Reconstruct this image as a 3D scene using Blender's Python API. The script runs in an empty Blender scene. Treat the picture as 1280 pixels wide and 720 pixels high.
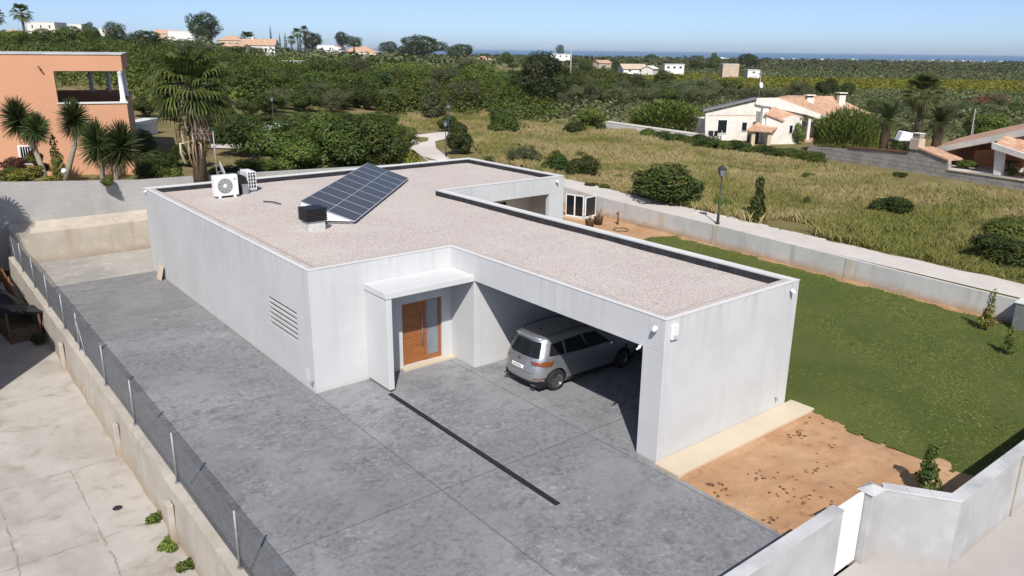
import bpy, math, random
import numpy as np
from mathutils import Vector, Matrix

rnd = random.Random(7)
rng = np.random.default_rng(7)
S = bpy.context.scene
COL = S.collection
R = math.radians
LOOP_PI = math.pi

# ------------------------------------------------------------------ camera
CF, CP, CR_, CY = 973.97, 0.2974, 0.0110, -0.6799
CAM = np.array([-8.6357, -19.6956, 9.6403])
_fw = np.array([math.sin(-CY)*math.cos(CP), math.cos(CY)*math.cos(CP), -math.sin(CP)])
_r0 = np.array([math.cos(CY), math.sin(CY), 0.0]); _u0 = np.cross(_r0, _fw)
_R = _r0*math.cos(CR_) + _u0*math.sin(CR_); _U = -_r0*math.sin(CR_) + _u0*math.cos(CR_)
cd = bpy.data.cameras.new('camera'); cam = bpy.data.objects.new('camera', cd); COL.objects.link(cam)
cd.sensor_width = 36; cd.lens = CF/1280*36; cd.clip_start = 0.2; cd.clip_end = 90000
cam.matrix_world = Matrix(((_R[0], _U[0], -_fw[0], CAM[0]), (_R[1], _U[1], -_fw[1], CAM[1]), (_R[2], _U[2], -_fw[2], CAM[2]), (0, 0, 0, 1)))
S.camera = cam
YAW = CY                      # world rotation that turns local x into the picture's left-to-right direction

def ray(px, py): return _fw*CF + _R*(px-640) - _U*(py-360)
def at(px, py, depth): return CAM + ray(px, py)*(depth/CF)
def onz(px, py, z):
    d = ray(px, py); return CAM + d*((z-CAM[2])/d[2])

# ------------------------------------------------------------------ terrain heights
COLS = np.array([-300, 80, 230, 320, 480, 620, 760, 960, 1600.])
PROF = [
 [(0, 2.0), (45, 2.3), (100, 4), (180, 7.0), (250, 9.4), (330, 11.5), (450, 10), (900, 0), (2400, -12)],
 [(0, 2.0), (45, 2.3), (100, 4), (180, 7.0), (250, 9.4), (330, 11.5), (450, 10), (900, 0), (2400, -12)],
 [(0, 1.9), (60, 2.2), (110, 3.6), (180, 5.2), (270, 7.8), (330, 9.0), (450, 8), (900, -1), (2400, -12)],
 [(0, 1.7), (70, 2.0), (110, 3.2), (200, 3.4), (280, 5.6), (400, 6), (900, -2), (2400, -12)],
 [(0, 1.2), (70, 1.5), (110, 1.7), (200, 2.0), (280, 4.2), (400, 3), (900, -4), (2400, -12)],
 [(0, .95), (60, 1.0), (100, 1.1), (200, 1.4), (330, 2.0), (500, 1), (900, -4), (2400, -12)],
 [(0, .95), (45, .95), (70, .7), (100, .4), (230, -.5), (420, -1), (900, -5), (2400, -12)],
 [(0, .95), (45, .95), (60, .55), (85, 0.0), (280, -2), (700, -6), (2400, -12)],
 [(0, .95), (45, .95), (60, .55), (85, 0.0), (280, -2), (700, -6), (2400, -12)]]
def smooth01(t): t = min(1, max(0, t)); return t*t*(3-2*t)
def terr0(x, y):
    dx, dy = x-CAM[0], y-CAM[1]
    fwd = dx*math.sin(-CY) + dy*math.cos(CY); rt = dx*math.cos(CY) + dy*math.sin(CY)
    r = math.hypot(dx, dy)
    if fwd < 0.3*r: px = 1600 if rt > 0 else -300
    else: px = 640 + 1019*rt/fwd
    px = min(1599, max(-299, px))
    i = int(np.searchsorted(COLS, px)) - 1
    t = (px-COLS[i])/(COLS[i+1]-COLS[i])
    za = np.interp(r, *zip(*PROF[i])); zb = np.interp(r, *zip(*PROF[i+1]))
    z = za + (zb-za)*t
    if r < 500: z += 0.12*math.sin(x*.21+1)*math.sin(y*.17)*smooth01((r-40)/40)
    if r > 2400: z = -12 - (r-2400)*0.01
    return z
def wallx(y): return 24.95 - (13.4-y)*0.07
def terr(x, y):
    if y < 22.2 and x < wallx(y)+0.1:
        if x < -4.9: return -0.84 if y > -16 else -0.84 + .54*smooth01((-16-y)/6)
        return -0.30
    z = terr0(x, y)
    wx = wallx(y)
    if y < 45 and x > wx: z = 0.95 + (z-0.95)*smooth01((x-wx-2.6)/8)
    return z
def ghit(px, py, dmin=20):
    d = ray(px, py)/CF; t = dmin
    while t < 2600:
        P = CAM + d*t
        if P[2] <= terr(P[0], P[1]):
            lo, hi = t - max(.5, t*.01), t
            for _ in range(12):
                m = (lo+hi)/2; P = CAM + d*m
                if P[2] <= terr(P[0], P[1]): hi = m
                else: lo = m
            return CAM + d*hi, hi
        t += max(.5, t*.01)
    return CAM + d*600, 600
def gat(px, depth):                 # the ground under picture column px at that depth
    P = at(px, 62, depth); return np.array([P[0], P[1], terr(P[0], P[1])])

# ------------------------------------------------------------------ materials
def newmat(name):
    m = bpy.data.materials.new(name); m.use_nodes = True
    nt = m.node_tree; nt.nodes.clear()
    o = nt.nodes.new('ShaderNodeOutputMaterial'); b = nt.nodes.new('ShaderNodeBsdfPrincipled')
    nt.links.new(b.outputs[0], o.inputs[0])
    return m, nt, b, o
class G:
    def __init__(s, nt): s.nt = nt; s.pos = None
    def n(s, t, **k):
        nd = s.nt.nodes.new(t)
        for a, v in k.items(): setattr(nd, a, v)
        return nd
    def put(s, sock, v):
        if v is None: return
        if hasattr(v, 'is_output') or isinstance(v, bpy.types.NodeSocket): s.nt.links.new(v, sock)
        else:
            if sock.type == 'RGBA' and not isinstance(v, (int, float)): v = (*v[:3], 1)
            sock.default_value = v
    def P(s):
        if s.pos is None: s.pos = s.n('ShaderNodeNewGeometry').outputs['Position']
        return s.pos
    def obj(s): return s.n('ShaderNodeTexCoord').outputs['Object']
    def map(s, v, scale=(1, 1, 1), rot=(0, 0, 0)):
        m = s.n('ShaderNodeMapping'); s.put(m.inputs[0], v); m.inputs['Scale'].default_value = scale; m.inputs['Rotation'].default_value = rot
        return m.outputs[0]
    def noise(s, v, sc, det=5, rough=.55, dist=0, out=0):
        t = s.n('ShaderNodeTexNoise'); s.put(t.inputs['Vector'], v); t.inputs['Scale'].default_value = sc
        t.inputs['Detail'].default_value = det; t.inputs['Roughness'].default_value = rough; t.inputs['Distortion'].default_value = dist
        return t.outputs[out]
    def vor(s, v, sc, feat='F1', out='Distance'):
        t = s.n('ShaderNodeTexVoronoi', feature=feat); s.put(t.inputs['Vector'], v); t.inputs['Scale'].default_value = sc
        return t.outputs[out]
    def math(s, op, a, b=None, c=None, clamp=False):
        m = s.n('ShaderNodeMath', operation=op, use_clamp=clamp); s.put(m.inputs[0], a)
        if b is not None: s.put(m.inputs[1], b)
        if c is not None: s.put(m.inputs[2], c)
        return m.outputs[0]
    def ramp(s, v, lo, hi, a=0., b=1.):
        m = s.n('ShaderNodeMapRange', interpolation_type='SMOOTHSTEP'); s.put(m.inputs[0], v)
        for i, q in enumerate((lo, hi, a, b)): m.inputs[i+1].default_value = q
        return m.outputs[0]
    def mix(s, f, a, b, blend='MIX'):
        m = s.n('ShaderNodeMix', data_type='RGBA', blend_type=blend); s.put(m.inputs[0], f); s.put(m.inputs[6], a); s.put(m.inputs[7], b)
        return m.outputs[2]
    def sep(s, v):
        m = s.n('ShaderNodeSeparateXYZ'); s.put(m.inputs[0], v); return m.outputs
    def comb(s, x=0., y=0., z=0.):
        m = s.n('ShaderNodeCombineXYZ')
        for i, q in enumerate((x, y, z)): s.put(m.inputs[i], q)
        return m.outputs[0]
    def bump(s, h, st, dist=.02, bsdf=None):
        m = s.n('ShaderNodeBump'); s.put(m.inputs['Height'], h); m.inputs['Strength'].default_value = st; m.inputs['Distance'].default_value = dist
        if bsdf: s.nt.links.new(m.outputs[0], bsdf.inputs['Normal'])
        return m.outputs[0]
    def attr(s, name, out='Fac'):
        m = s.n('ShaderNodeAttribute', attribute_name=name); return m.outputs[out]

def simple(name, c, rough=.6, metal=0., var=.12, sc=8, bump=.0, spec=.4, coat=0.):
    m, nt, b, o = newmat(name); g = G(nt)
    v = g.obj(); f = g.noise(v, sc)
    col = g.mix(g.ramp(f, .3, .7), [q*(1-var) for q in c], [min(1, q*(1+var)) for q in c])
    g.put(b.inputs['Base Color'], col); b.inputs['Metallic'].default_value = metal
    g.put(b.inputs['Roughness'], g.ramp(g.noise(v, sc*2.3), .2, .8, max(.03, rough-.08), min(1, rough+.08)))
    b.inputs['Specular IOR Level'].default_value = spec; b.inputs['Coat Weight'].default_value = coat
    if bump: g.bump(f, bump, .02, b)
    return m
def concrete(name, c, dirt=.25, dirtz=.3, dirtcol=(.33, .22, .13), streak=.25, blot=.25, stain=(.3, .27, .22), rows=0., bz=0., topz=0.):
    m, nt, b, o = newmat(name); g = G(nt); P = g.P(); x, y, z = g.sep(P)
    big = g.noise(P, .45, 4); mid = g.noise(P, 2.3, 6, .6); fine = g.noise(P, 28, 3)
    st = g.noise(g.map(P, (2.2, 2.2, .18)), 1.0, 5, .6)
    col = g.mix(g.math('MULTIPLY', g.ramp(big, .35, .65), blot*1.6, clamp=True), c, [q*.84 for q in c])
    col = g.mix(g.math('MULTIPLY', g.ramp(mid, .45, .75), blot, clamp=True), col, [min(.9, q*1.12) for q in c])
    col = g.mix(g.math('MULTIPLY', g.ramp(st, .52, .78), streak, clamp=True), col, stain)
    dz = g.math('ADD', g.math('SUBTRACT', z, bz), g.math('MULTIPLY', g.math('SUBTRACT', mid, .5), .9*dirtz))
    col = g.mix(g.math('MULTIPLY', g.ramp(dz, dirtz, -.02), dirt, clamp=True), col, dirtcol)
    if topz:
        s2 = g.noise(g.map(P, (4.5, 4.5, .22)), 1.0, 6, .65)
        col = g.mix(g.math('MULTIPLY', g.math('MULTIPLY', g.ramp(s2, .50, .72), g.ramp(z, topz-1.7, topz)), .38), col, [q*.62 for q in c])
        col = g.mix(g.math('MULTIPLY', g.ramp(g.noise(P, 1.1, 7, .7), .48, .72), .22), col, [q*.80 for q in c])
    if rows:
        w = g.math('FRACT', g.math('MULTIPLY', g.math('ADD', z, g.math('MULTIPLY', mid, .05)), 1/rows))
        col = g.mix(g.math('MULTIPLY', g.math('MULTIPLY', g.ramp(w, .8, .98), g.ramp(mid, .35, .65)), .22), col, [q*.55 for q in stain])
    col = g.mix(g.math('MULTIPLY', g.ramp(fine, .55, .8), .18), col, [q*.7 for q in c])
    g.put(b.inputs['Base Color'], col); b.inputs['Roughness'].default_value = .85; b.inputs['Specular IOR Level'].default_value = .25
    g.bump(g.math('ADD', g.math('MULTIPLY', mid, .6), g.math('MULTIPLY', fine, .3)), .25, .02, b)
    return m
def leafmat(name, c1, c2, c3=None, trans=.22, rough=.55):
    m, nt, b, o = newmat(name); g = G(nt)
    a = g.attr('rnd'); oi = g.n('ShaderNodeObjectInfo').outputs['Random']
    col = g.mix(g.ramp(a, 0, 1), c1, c2)
    if c3: col = g.mix(g.ramp(a, .86, .97), col, c3)
    hs = g.n('ShaderNodeHueSaturation'); g.put(hs.inputs['Color'], col)
    g.put(hs.inputs['Value'], g.ramp(oi, 0, 1, .72, 1.32)); g.put(hs.inputs['Hue'], g.ramp(oi, 0, 1, .485, .51))
    col = hs.outputs[0]
    g.put(b.inputs['Base Color'], col); b.inputs['Roughness'].default_value = rough; b.inputs['Specular IOR Level'].default_value = .3
    t = g.n('ShaderNodeBsdfTranslucent'); g.put(t.inputs[0], g.mix(1., col, (1.0, 1.0, .55), 'MULTIPLY'))
    mx = g.n('ShaderNodeMixShader'); mx.inputs[0].default_value = trans
    nt.links.new(b.outputs[0], mx.inputs[1]); nt.links.new(t.outputs[0], mx.inputs[2]); nt.links.new(mx.outputs[0], o.inputs[0])
    return m
def glassmat(name, c=(.010, .012, .014), rough=.04):
    m, nt, b, o = newmat(name); g = G(nt)
    g.put(b.inputs['Base Color'], g.mix(g.noise(g.obj(), 3), c, [q*1.5 for q in c])); b.inputs['Roughness'].default_value = rough
    b.inputs['Specular IOR Level'].default_value = .35
    return m
def tilemat(name, c1, c2, sx=4.5, axis=0, rough=.8):
    """clay roof tiles: ridged rows running down the slope, mottled"""
    m, nt, b, o = newmat(name); g = G(nt); v = g.obj(); xyz = g.sep(v)
    u = xyz[axis]; w = xyz[1-axis]
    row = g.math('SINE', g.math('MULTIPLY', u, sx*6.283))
    course = g.math('FRACT', g.math('MULTIPLY', w, 2.6))
    cell = g.n('ShaderNodeTexWhiteNoise', noise_dimensions='2D')
    g.put(cell.inputs['Vector'], g.comb(g.math('FLOOR', g.math('MULTIPLY', u, sx)), g.math('FLOOR', g.math('MULTIPLY', w, 2.6)), 0.))
    col = g.mix(cell.outputs[0], c1, c2)
    col = g.mix(g.math('MULTIPLY', g.ramp(g.noise(v, 1.1), .45, .7), .5), col, (.30, .24, .18))
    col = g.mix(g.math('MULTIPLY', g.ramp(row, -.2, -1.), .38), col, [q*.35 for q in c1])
    g.put(b.inputs['Base Color'], col); b.inputs['Roughness'].default_value = rough; b.inputs['Specular IOR Level'].default_value = .2
    g.bump(g.math('ADD', row, g.math('MULTIPLY', course, .6)), .6, .05, b)
    return m

MT = {}
MT['house'] = concrete('house_render', (.575, .585, .59), .34, .16, (.48, .41, .32), .26, .30, (.44, .45, .455), topz=3.7)
MT['canopy'] = concrete('canopy_render', (.60, .61, .61), .15, .08, (.5, .45, .38), .16, .2, (.5, .5, .5))
MT['coping'] = concrete('coping_render', (.66, .66, .65), .0, .05, (.5, .45, .38), .1, .25, (.45, .43, .4))
MT['bwall'] = concrete('boundary_concrete', (.55, .55, .54), .9, .42, (.42, .29, .18), .65, .5, (.33, .31, .27))
MT['frontwall'] = concrete('front_wall_concrete', (.455, .455, .45), .45, .25, (.40, .34, .28), .85, .7, (.34, .325, .295))
MT['rwall'] = concrete('retaining_concrete', (.43, .42, .405), .5, .4, (.36, .29, .22), .5, .6, (.29, .25, .21), rows=.23)
MT['ledge'] = concrete('ledge_render', (.50, .445, .37), .5, .4, (.32, .25, .17), .7, .7, (.38, .28, .19))
MT['fwall'] = concrete('fence_wall_concrete', (.46, .42, .365), .8, .6, (.37, .29, .20), .7, .8, (.36, .30, .23), bz=-.84)
MT['cream'] = concrete('cream_concrete', (.60, .51, .39), .0, .1, (.5, .4, .3), .2, .3, (.5, .4, .29))
MT['street'] = concrete('street_concrete', (.42, .395, .37), .0, .1, (.5, .4, .3), .2, .25, (.48, .43, .38))
MT['path'] = concrete('path_concrete', (.60, .56, .51), .0, .1, (.5, .4, .3), .3, .35, (.45, .4, .33))

def paving():
    m, nt, b, o = newmat('imprinted_concrete'); g = G(nt); P = g.P(); x, y, z = g.sep(P)
    big = g.noise(P, .33, 5, .6, .4); mid = g.noise(g.map(P, (.75, 1.15, 1), (0, 0, .6)), 2.3, 8, .70, .5); bl = g.noise(P, 7.5, 7, .72, .6); fine = g.noise(P, 40, 3)
    col = g.mix(g.ramp(big, .32, .68), (.245, .250, .262), (.300, .305, .316))
    worn = g.ramp(g.noise(P, .22, 4, .6, .8), .38, .62); worn2 = g.ramp(g.noise(g.map(P, (1, 1, 1), (0, 0, 1.)), .42, 5, .65, .6), .40, .62)
    col = g.mix(g.math('MULTIPLY', g.ramp(mid, .46, .66), g.math('MULTIPLY_ADD', worn, .55, .30)), col, (.150, .152, .160))
    col = g.mix(g.math('MULTIPLY', g.ramp(bl, .48, .66), g.math('MULTIPLY_ADD', worn2, .75, .10)), col, (.105, .106, .114))
    col = g.mix(g.math('MULTIPLY', g.ramp(bl, .48, .32), g.math('MULTIPLY_ADD', worn, .80, .15)), col, (.44, .44, .45))
    col = g.mix(g.math('MULTIPLY', worn2, .30), col, (.155, .157, .168))
    idx = None
    for s, v, wgt in ((x, 0., 1.), (x, 4.55, 2.), (y, -6.55, 4.), (y, .7, 8.), (y, 8.3, 16.)):
        q = g.math('MULTIPLY', g.math('GREATER_THAN', s, v), wgt); idx = q if idx is None else g.math('ADD', idx, q)
    wn = g.n('ShaderNodeTexWhiteNoise', noise_dimensions='1D'); g.put(wn.inputs['W'], idx)
    col = g.mix(.5, col, g.mix(wn.outputs[0], (.80, .80, .80), (1.0, 1.0, 1.02)), 'MULTIPLY')
    # the older, browner slabs towards the back
    col = g.mix(g.math('MULTIPLY', g.ramp(y, 8.25, 8.45), .35), col, (.19, .175, .165))
    wob = g.math('MULTIPLY', g.math('SUBTRACT', mid, .5), .03)
    jm = None
    for s, v in ((x, 0.), (x, 4.55), (y, -6.55), (y, .7), (y, 8.3)):
        d = g.math('ABSOLUTE', g.math('ADD', g.math('SUBTRACT', s, v), wob)); q = g.ramp(d, .028, .010)
        jm = q if jm is None else g.math('MAXIMUM', jm, q)
    col = g.mix(g.math('MULTIPLY', jm, .55), col, (.09, .09, .09))
    # ochre soil tracked along the edges
    e = g.ramp(g.math('ADD', x, g.math('MULTIPLY', mid, .8)), 4.95, 5.25)
    e = g.math('MULTIPLY', e, g.ramp(y, -8.4, -8.9))
    col = g.mix(g.math('MULTIPLY', e, .55), col, (.40, .28, .17))
    g.put(b.inputs['Base Color'], col); g.put(b.inputs['Roughness'], g.ramp(mid, .3, .7, .5, .72)); b.inputs['Specular IOR Level'].default_value = .35
    g.bump(g.math('ADD', g.math('SUBTRACT', bl, g.math('MULTIPLY', jm, 1.2)), g.math('MULTIPLY', fine, .3)), .35, .02, b)
    return m
MT['paving'] = paving()
def apron(name, c, c2, c3, crack=True):
    m, nt, b, o = newmat(name); g = G(nt); P = g.P()
    big = g.noise(P, .3, 5, .6, .6); mid = g.noise(P, 1.6, 7, .68, .5); fine = g.noise(P, 30, 3); sp = g.vor(P, 55)
    col = g.mix(g.ramp(big, .4, .62), c, c2)
    col = g.mix(g.math('MULTIPLY', g.ramp(mid, .50, .7), .75), col, c3)
    col = g.mix(g.math('MULTIPLY', g.ramp(mid, .44, .3), .6), col, [min(.85, q*1.15) for q in c])
    if crack:
        x, y, z = g.sep(P); k = None; wob = g.math('MULTIPLY', g.math('SUBTRACT', g.noise(P, 1.3, 6, .7), .5), .28)
        for s_, v_, m_ in ((y, 1.2, None), (y, -2.45, None), (x, -6.28, 1), (y, 6.6, None), (x, -7.9, None)):
            q = g.ramp(g.math('ABSOLUTE', g.math('ADD', g.math('SUBTRACT', s_, v_), wob)), .028, .008)
            if m_: q = g.math('MULTIPLY', q, g.math('LESS_THAN', y, 1.2))
            k = q if k is None else g.math('MAXIMUM', k, q)
        k = g.math('MULTIPLY', k, g.ramp(g.noise(P, 2.2, 3), .36, .55))
        col = g.mix(g.math('MULTIPLY', k, .6), col, (.20, .165, .125))
    col = g.mix(g.math('MULTIPLY', g.ramp(sp, .25, .1), .25), col, [q*.6 for q in c3])
    g.put(b.inputs['Base Color'], col); b.inputs['Roughness'].default_value = .9; b.inputs['Specular IOR Level'].default_value = .2
    g.bump(g.math('ADD', mid, g.math('MULTIPLY', fine, .4)), .35, .02, b)
    return m
MT['apron'] = apron('old_concrete_apron', (.45, .42, .38), (.37, .34, .30), (.285, .25, .205))
MT['backslab'] = apron('bare_concrete_slab', (.40, .375, .34), (.30, .285, .27), (.52, .48, .42), False)
def soilmat():
    m, nt, b, o = newmat('ochre_soil'); g = G(nt); P = g.P()
    big = g.noise(P, .7, 4, .6, .5); mid = g.noise(P, 3.5, 7, .7, .4); fine = g.noise(P, 26, 5, .7); st = g.vor(P, 30)
    col = g.mix(g.ramp(big, .35, .65), (.50, .315, .185), (.43, .25, .135))
    col = g.mix(g.math('MULTIPLY', g.ramp(mid, .53, .70), .75), col, (.29, .155, .08))
    col = g.mix(g.math('MULTIPLY', g.ramp(mid, .42, .28), .6), col, (.56, .38, .24))
    col = g.mix(g.math('MULTIPLY', g.ramp(st, .2, .08), .4), col, (.55, .42, .3))
    g.put(b.inputs['Base Color'], col); b.inputs['Roughness'].default_value = .95; b.inputs['Specular IOR Level'].default_value = .1
    g.bump(g.math('ADD', mid, g.math('MULTIPLY', fine, .5)), .8, .05, b)
    return m
MT['soil'] = soilmat()
def gravelmat():
    m, nt, b, o = newmat('roof_gravel'); g = G(nt); P = g.P()
    cell = g.vor(P, 32, out='Color'); d = g.vor(P, 32); big = g.noise(P, .5, 4); mid = g.noise(P, 5, 5)
    h = g.sep(cell)
    col = g.mix(h[0], (.58, .51, .465), (.76, .69, .65))
    col = g.mix(g.math('MULTIPLY', g.ramp(h[1], .7, .9), .6), col, (.62, .49, .42))
    col = g.mix(g.math('MULTIPLY', g.ramp(h[2], .8, .95), .7), col, (.32, .29, .27))
    col = g.mix(g.math('MULTIPLY', g.ramp(d, .45, .75), .55), col, (.25, .22, .2))
    col = g.mix(g.math('MULTIPLY', g.ramp(big, .4, .65), .22), col, (.68, .66, .60))
    col = g.mix(g.math('MULTIPLY', g.ramp(mid, .5, .75), .2), col, (.53, .47, .44))
    g.put(b.inputs['Base Color'], col); b.inputs['Roughness'].default_value = .9; b.inputs['Specular IOR Level'].default_value = .2
    g.bump(g.math('SUBTRACT', 1., d), .7, .03, b)
    return m
MT['gravel'] = gravelmat()
def lawnmat():
    m, nt, b, o = newmat('mown_lawn'); g = G(nt); P = g.P()
    big = g.noise(P, .35, 4, .6, .5); mid = g.noise(g.map(P, (1, .5, 1), (0, 0, .5)), 1.6, 6, .65); fine = g.noise(P, 45, 4, .7)
    col = g.mix(g.ramp(big, .35, .65), (.115, .15, .035), (.165, .18, .05))
    col = g.mix(g.math('MULTIPLY', g.ramp(mid, .52, .72), .55), col, (.135, .125, .045))
    col = g.mix(g.ramp(fine, .35, .7), col, (.045, .075, .014))
    g.put(b.inputs['Base Color'], col); b.inputs['Roughness'].default_value = .9; b.inputs['Specular IOR Level'].default_value = .15
    g.bump(fine, .9, .05, b)
    return m
MT['lawn'] = lawnmat()
def terrmat():
    m, nt, b, o = newmat('dry_ground'); g = G(nt); P = g.P()
    big = g.noise(P, .05, 5, .6); mid = g.noise(P, .5, 6, .65); fine = g.noise(P, 7, 5, .7)
    col = g.mix(g.ramp(mid, .38, .62), (.27, .205, .105), (.17, .15, .06))
    col = g.mix(g.math('MULTIPLY', g.ramp(big, .42, .6), .6), col, (.13, .135, .045))
    col = g.mix(g.math('MULTIPLY', g.ramp(fine, .5, .75), .5), col, (.30, .23, .14))
    g.put(b.inputs['Base Color'], col); b.inputs['Roughness'].default_value = .95; b.inputs['Specular IOR Level'].default_value = .1
    g.bump(fine, .8, .1, b)
    return m
MT['terrain'] = terrmat()
def grassmat(name, straw, straw2, green, green2, sc=.16, lo=.44, hi=.60):
    m, nt, b, o = newmat(name); g = G(nt); P = g.P(); a = g.attr('rnd')
    f = g.ramp(g.math('ADD', g.noise(P, sc, 7, .72, .6), g.math('MULTIPLY', g.math('SUBTRACT', a, .5), .16)), lo, hi)
    col = g.mix(f, g.mix(a, straw, straw2), g.mix(a, green, green2))
    g.put(b.inputs['Base Color'], col); b.inputs['Roughness'].default_value = .8; b.inputs['Specular IOR Level'].default_value = .15
    t = g.n('ShaderNodeBsdfTranslucent'); g.put(t.inputs[0], col)
    mx = g.n('ShaderNodeMixShader'); mx.inputs[0].default_value = .25
    nt.links.new(b.outputs[0], mx.inputs[1]); nt.links.new(t.outputs[0], mx.inputs[2]); nt.links.new(mx.outputs[0], o.inputs[0])
    return m
MT['wild'] = grassmat('wild_grass', (.39, .315, .145), (.54, .445, .235), (.15, .175, .040), (.28, .275, .085), .10, .425, .57)
MT['blades'] = grassmat('lawn_blades', (.22, .225, .062), (.29, .275, .10), (.15, .20, .038), (.20, .25, .052), .45, .40, .64)
MT['leaf_dark'] = leafmat('leaf_dark', (.036, .060, .013), (.088, .12, .025), (.13, .16, .035))
MT['leaf_mid'] = leafmat('leaf_mid', (.065, .10, .020), (.15, .19, .036), (.21, .23, .05))
MT['leaf_lime'] = leafmat('leaf_lime', (.13, .16, .025), (.27, .27, .04), (.36, .30, .05))
MT['leaf_olive'] = leafmat('leaf_olive', (.085, .105, .042), (.145, .162, .078), (.18, .19, .11))
MT['leaf_pine'] = leafmat('leaf_pine', (.024, .040, .013), (.055, .075, .022), (.08, .10, .035), .1)
MT['leaf_orch'] = leafmat('leaf_orchard', (.060, .090, .016), (.115, .148, .027), (.14, .165, .03))
MT['leaf_vine'] = leafmat('leaf_vine', (.19, .22, .026), (.29, .31, .042), (.30, .29, .08))
MT['leaf_far'] = leafmat('leaf_far', (.075, .095, .038), (.13, .15, .062), (.16, .175, .08), .1)
MT['leaf_red'] = leafmat('leaf_reddish', (.11, .05, .035), (.17, .085, .05), (.10, .11, .03))
MT['frond'] = leafmat('palm_frond', (.045, .065, .016), (.115, .135, .035), (.24, .20, .07))
MT['frond2'] = leafmat('date_frond', (.035, .052, .018), (.085, .105, .034), (.16, .16, .06))
MT['dead'] = leafmat('dead_frond', (.17, .105, .06), (.33, .24, .15), (.45, .37, .27), .1)
MT['yucca'] = leafmat('yucca_leaf', (.028, .048, .013), (.075, .105, .028), (.13, .15, .05), .1)
MT['bark'] = simple('bark', (.13, .095, .065), .9, var=.35, sc=14, bump=.6, spec=.1)
MT['pale_bark'] = simple('pale_bark', (.30, .255, .205), .9, var=.3, sc=18, bump=.6, spec=.1)
MT['white'] = simple('white_paint', (.78, .785, .79), .45, var=.04)
MT['offwhite'] = simple('off_white_plaster', (.70, .66, .60), .85, var=.09, sc=1.5, spec=.15)
MT['farwhite'] = simple('far_white_plaster', (.74, .73, .71), .85, var=.06, sc=.7, spec=.1)
MT['beige'] = simple('beige_plaster', (.52, .42, .32), .85, var=.1, sc=.8, spec=.1)
MT['orange'] = concrete('orange_render', (.60, .32, .195), .1, .4, (.42, .2, .12), .12, .14, (.50, .24, .14), bz=2.2)
MT['orange2'] = simple('orange_plaster', (.52, .24, .12), .85, var=.1, sc=1, spec=.1)
MT['grey'] = simple('grey_metal', (.30, .31, .32), .45, .6)
MT['galv'] = simple('galvanised_steel', (.30, .31, .325), .55, .45)
MT['dark'] = simple('dark_grey_metal', (.035, .037, .042), .5, .3)
MT['black'] = simple('black_plastic', (.014, .014, .016), .5)
MT['membrane'] = simple('black_membrane', (.022, .023, .028), .6, var=.4, sc=3)
MT['rubber'] = simple('rubber', (.02, .02, .021), .8)
MT['gravelwhite'] = simple('vent_render', (.52, .52, .51), .85, var=.1, sc=10)
MT['glass'] = glassmat('dark_glass')
MT['tile'] = tilemat('clay_tiles', (.58, .31, .19), (.70, .47, .33))
MT['tiley'] = tilemat('clay_tiles_cross', (.58, .31, .19), (.70, .47, .33), axis=1)
MT['tilefar'] = simple('far_clay_tiles', (.50, .32, .22), .85, var=.2, sc=1.2)
MT['block'] = None
MT['silver'] = simple('silver_paint', (.46, .47, .495), .36, .78, var=.01, sc=1.5, coat=.7)
MT['alloy'] = simple('alloy_grey', (.22, .225, .235), .35, .8)
MT['amber'] = simple('tail_light_lens', (.20, .055, .014), .14, var=.25, sc=14, coat=.8)
MT['plate'] = simple('white_plate', (.80, .80, .78), .4, var=.02)
MT['rust'] = simple('rusty_steel', (.20, .095, .045), .85, .3, var=.35, sc=12)
MT['pole'] = simple('weathered_pole', (.36, .33, .30), .85, var=.15)
MT['water'] = None

def blockmat():
    m, nt, b, o = newmat('concrete_blocks'); g = G(nt); v = g.obj()
    xyz = g.sep(v)
    br = g.n('ShaderNodeTexBrick'); g.put(br.inputs['Vector'], g.comb(xyz[0], xyz[2], 0.)); br.inputs['Scale'].default_value = 1
    br.inputs['Brick Width'].default_value = .9; br.inputs['Row Height'].default_value = .36; br.inputs['Mortar Size'].default_value = .03
    for i, c in ((1, (.36, .33, .30)), (2, (.28, .265, .245)), (3, (.19, .175, .16))): br.inputs[i].default_value = (*c, 1)
    col = g.mix(g.math('MULTIPLY', g.ramp(g.noise(v, .9, 5), .42, .68), .5), br.outputs[0], (.44, .41, .37))
    g.put(b.inputs['Base Color'], col); b.inputs['Roughness'].default_value = .9
    g.bump(br.outputs['Fac'], -.5, .03, b)
    return m
MT['block'] = blockmat()
def woodmat():
    m, nt, b, o = newmat('varnished_wood'); g = G(nt); v = g.obj()
    gr = g.noise(g.map(v, (2, 2, 26)), 1.4, 5, .6, .4)
    col = g.mix(g.ramp(gr, .3, .7), (.24, .085, .026), (.36, .135, .045))
    z = g.sep(v)[2]
    ln = g.ramp(g.math('ABSOLUTE', g.math('SUBTRACT', g.math('FRACT', g.math('MULTIPLY', z, 1/.33)), .5)), .475, .495)
    col = g.mix(g.math('MULTIPLY', ln, .6), col, (.08, .028, .01))
    g.put(b.inputs['Base Color'], col); b.inputs['Roughness'].default_value = .42
    return m
MT['wood'] = woodmat()
def pvmat():
    m, nt, b, o = newmat('photovoltaic_cells'); g = G(nt); v = g.obj(); xyz = g.sep(v)
    ln = None
    for s, p in ((xyz[0], .178), (xyz[1], .0885)):
        q = g.ramp(g.math('ABSOLUTE', g.math('SUBTRACT', g.math('FRACT', g.math('MULTIPLY', s, 1/p)), .5)), .47, .495)
        ln = q if ln is None else g.math('MAXIMUM', ln, q)
    col = g.mix(g.noise(v, 2.), (.056, .058, .063), (.072, .074, .079))
    col = g.mix(g.math('MULTIPLY', ln, .45), col, (.16, .17, .19))
    g.put(b.inputs['Base Color'], col); b.inputs['Roughness'].default_value = .32; b.inputs['Specular IOR Level'].default_value = .5
    return m
MT['pv'] = pvmat()
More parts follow.
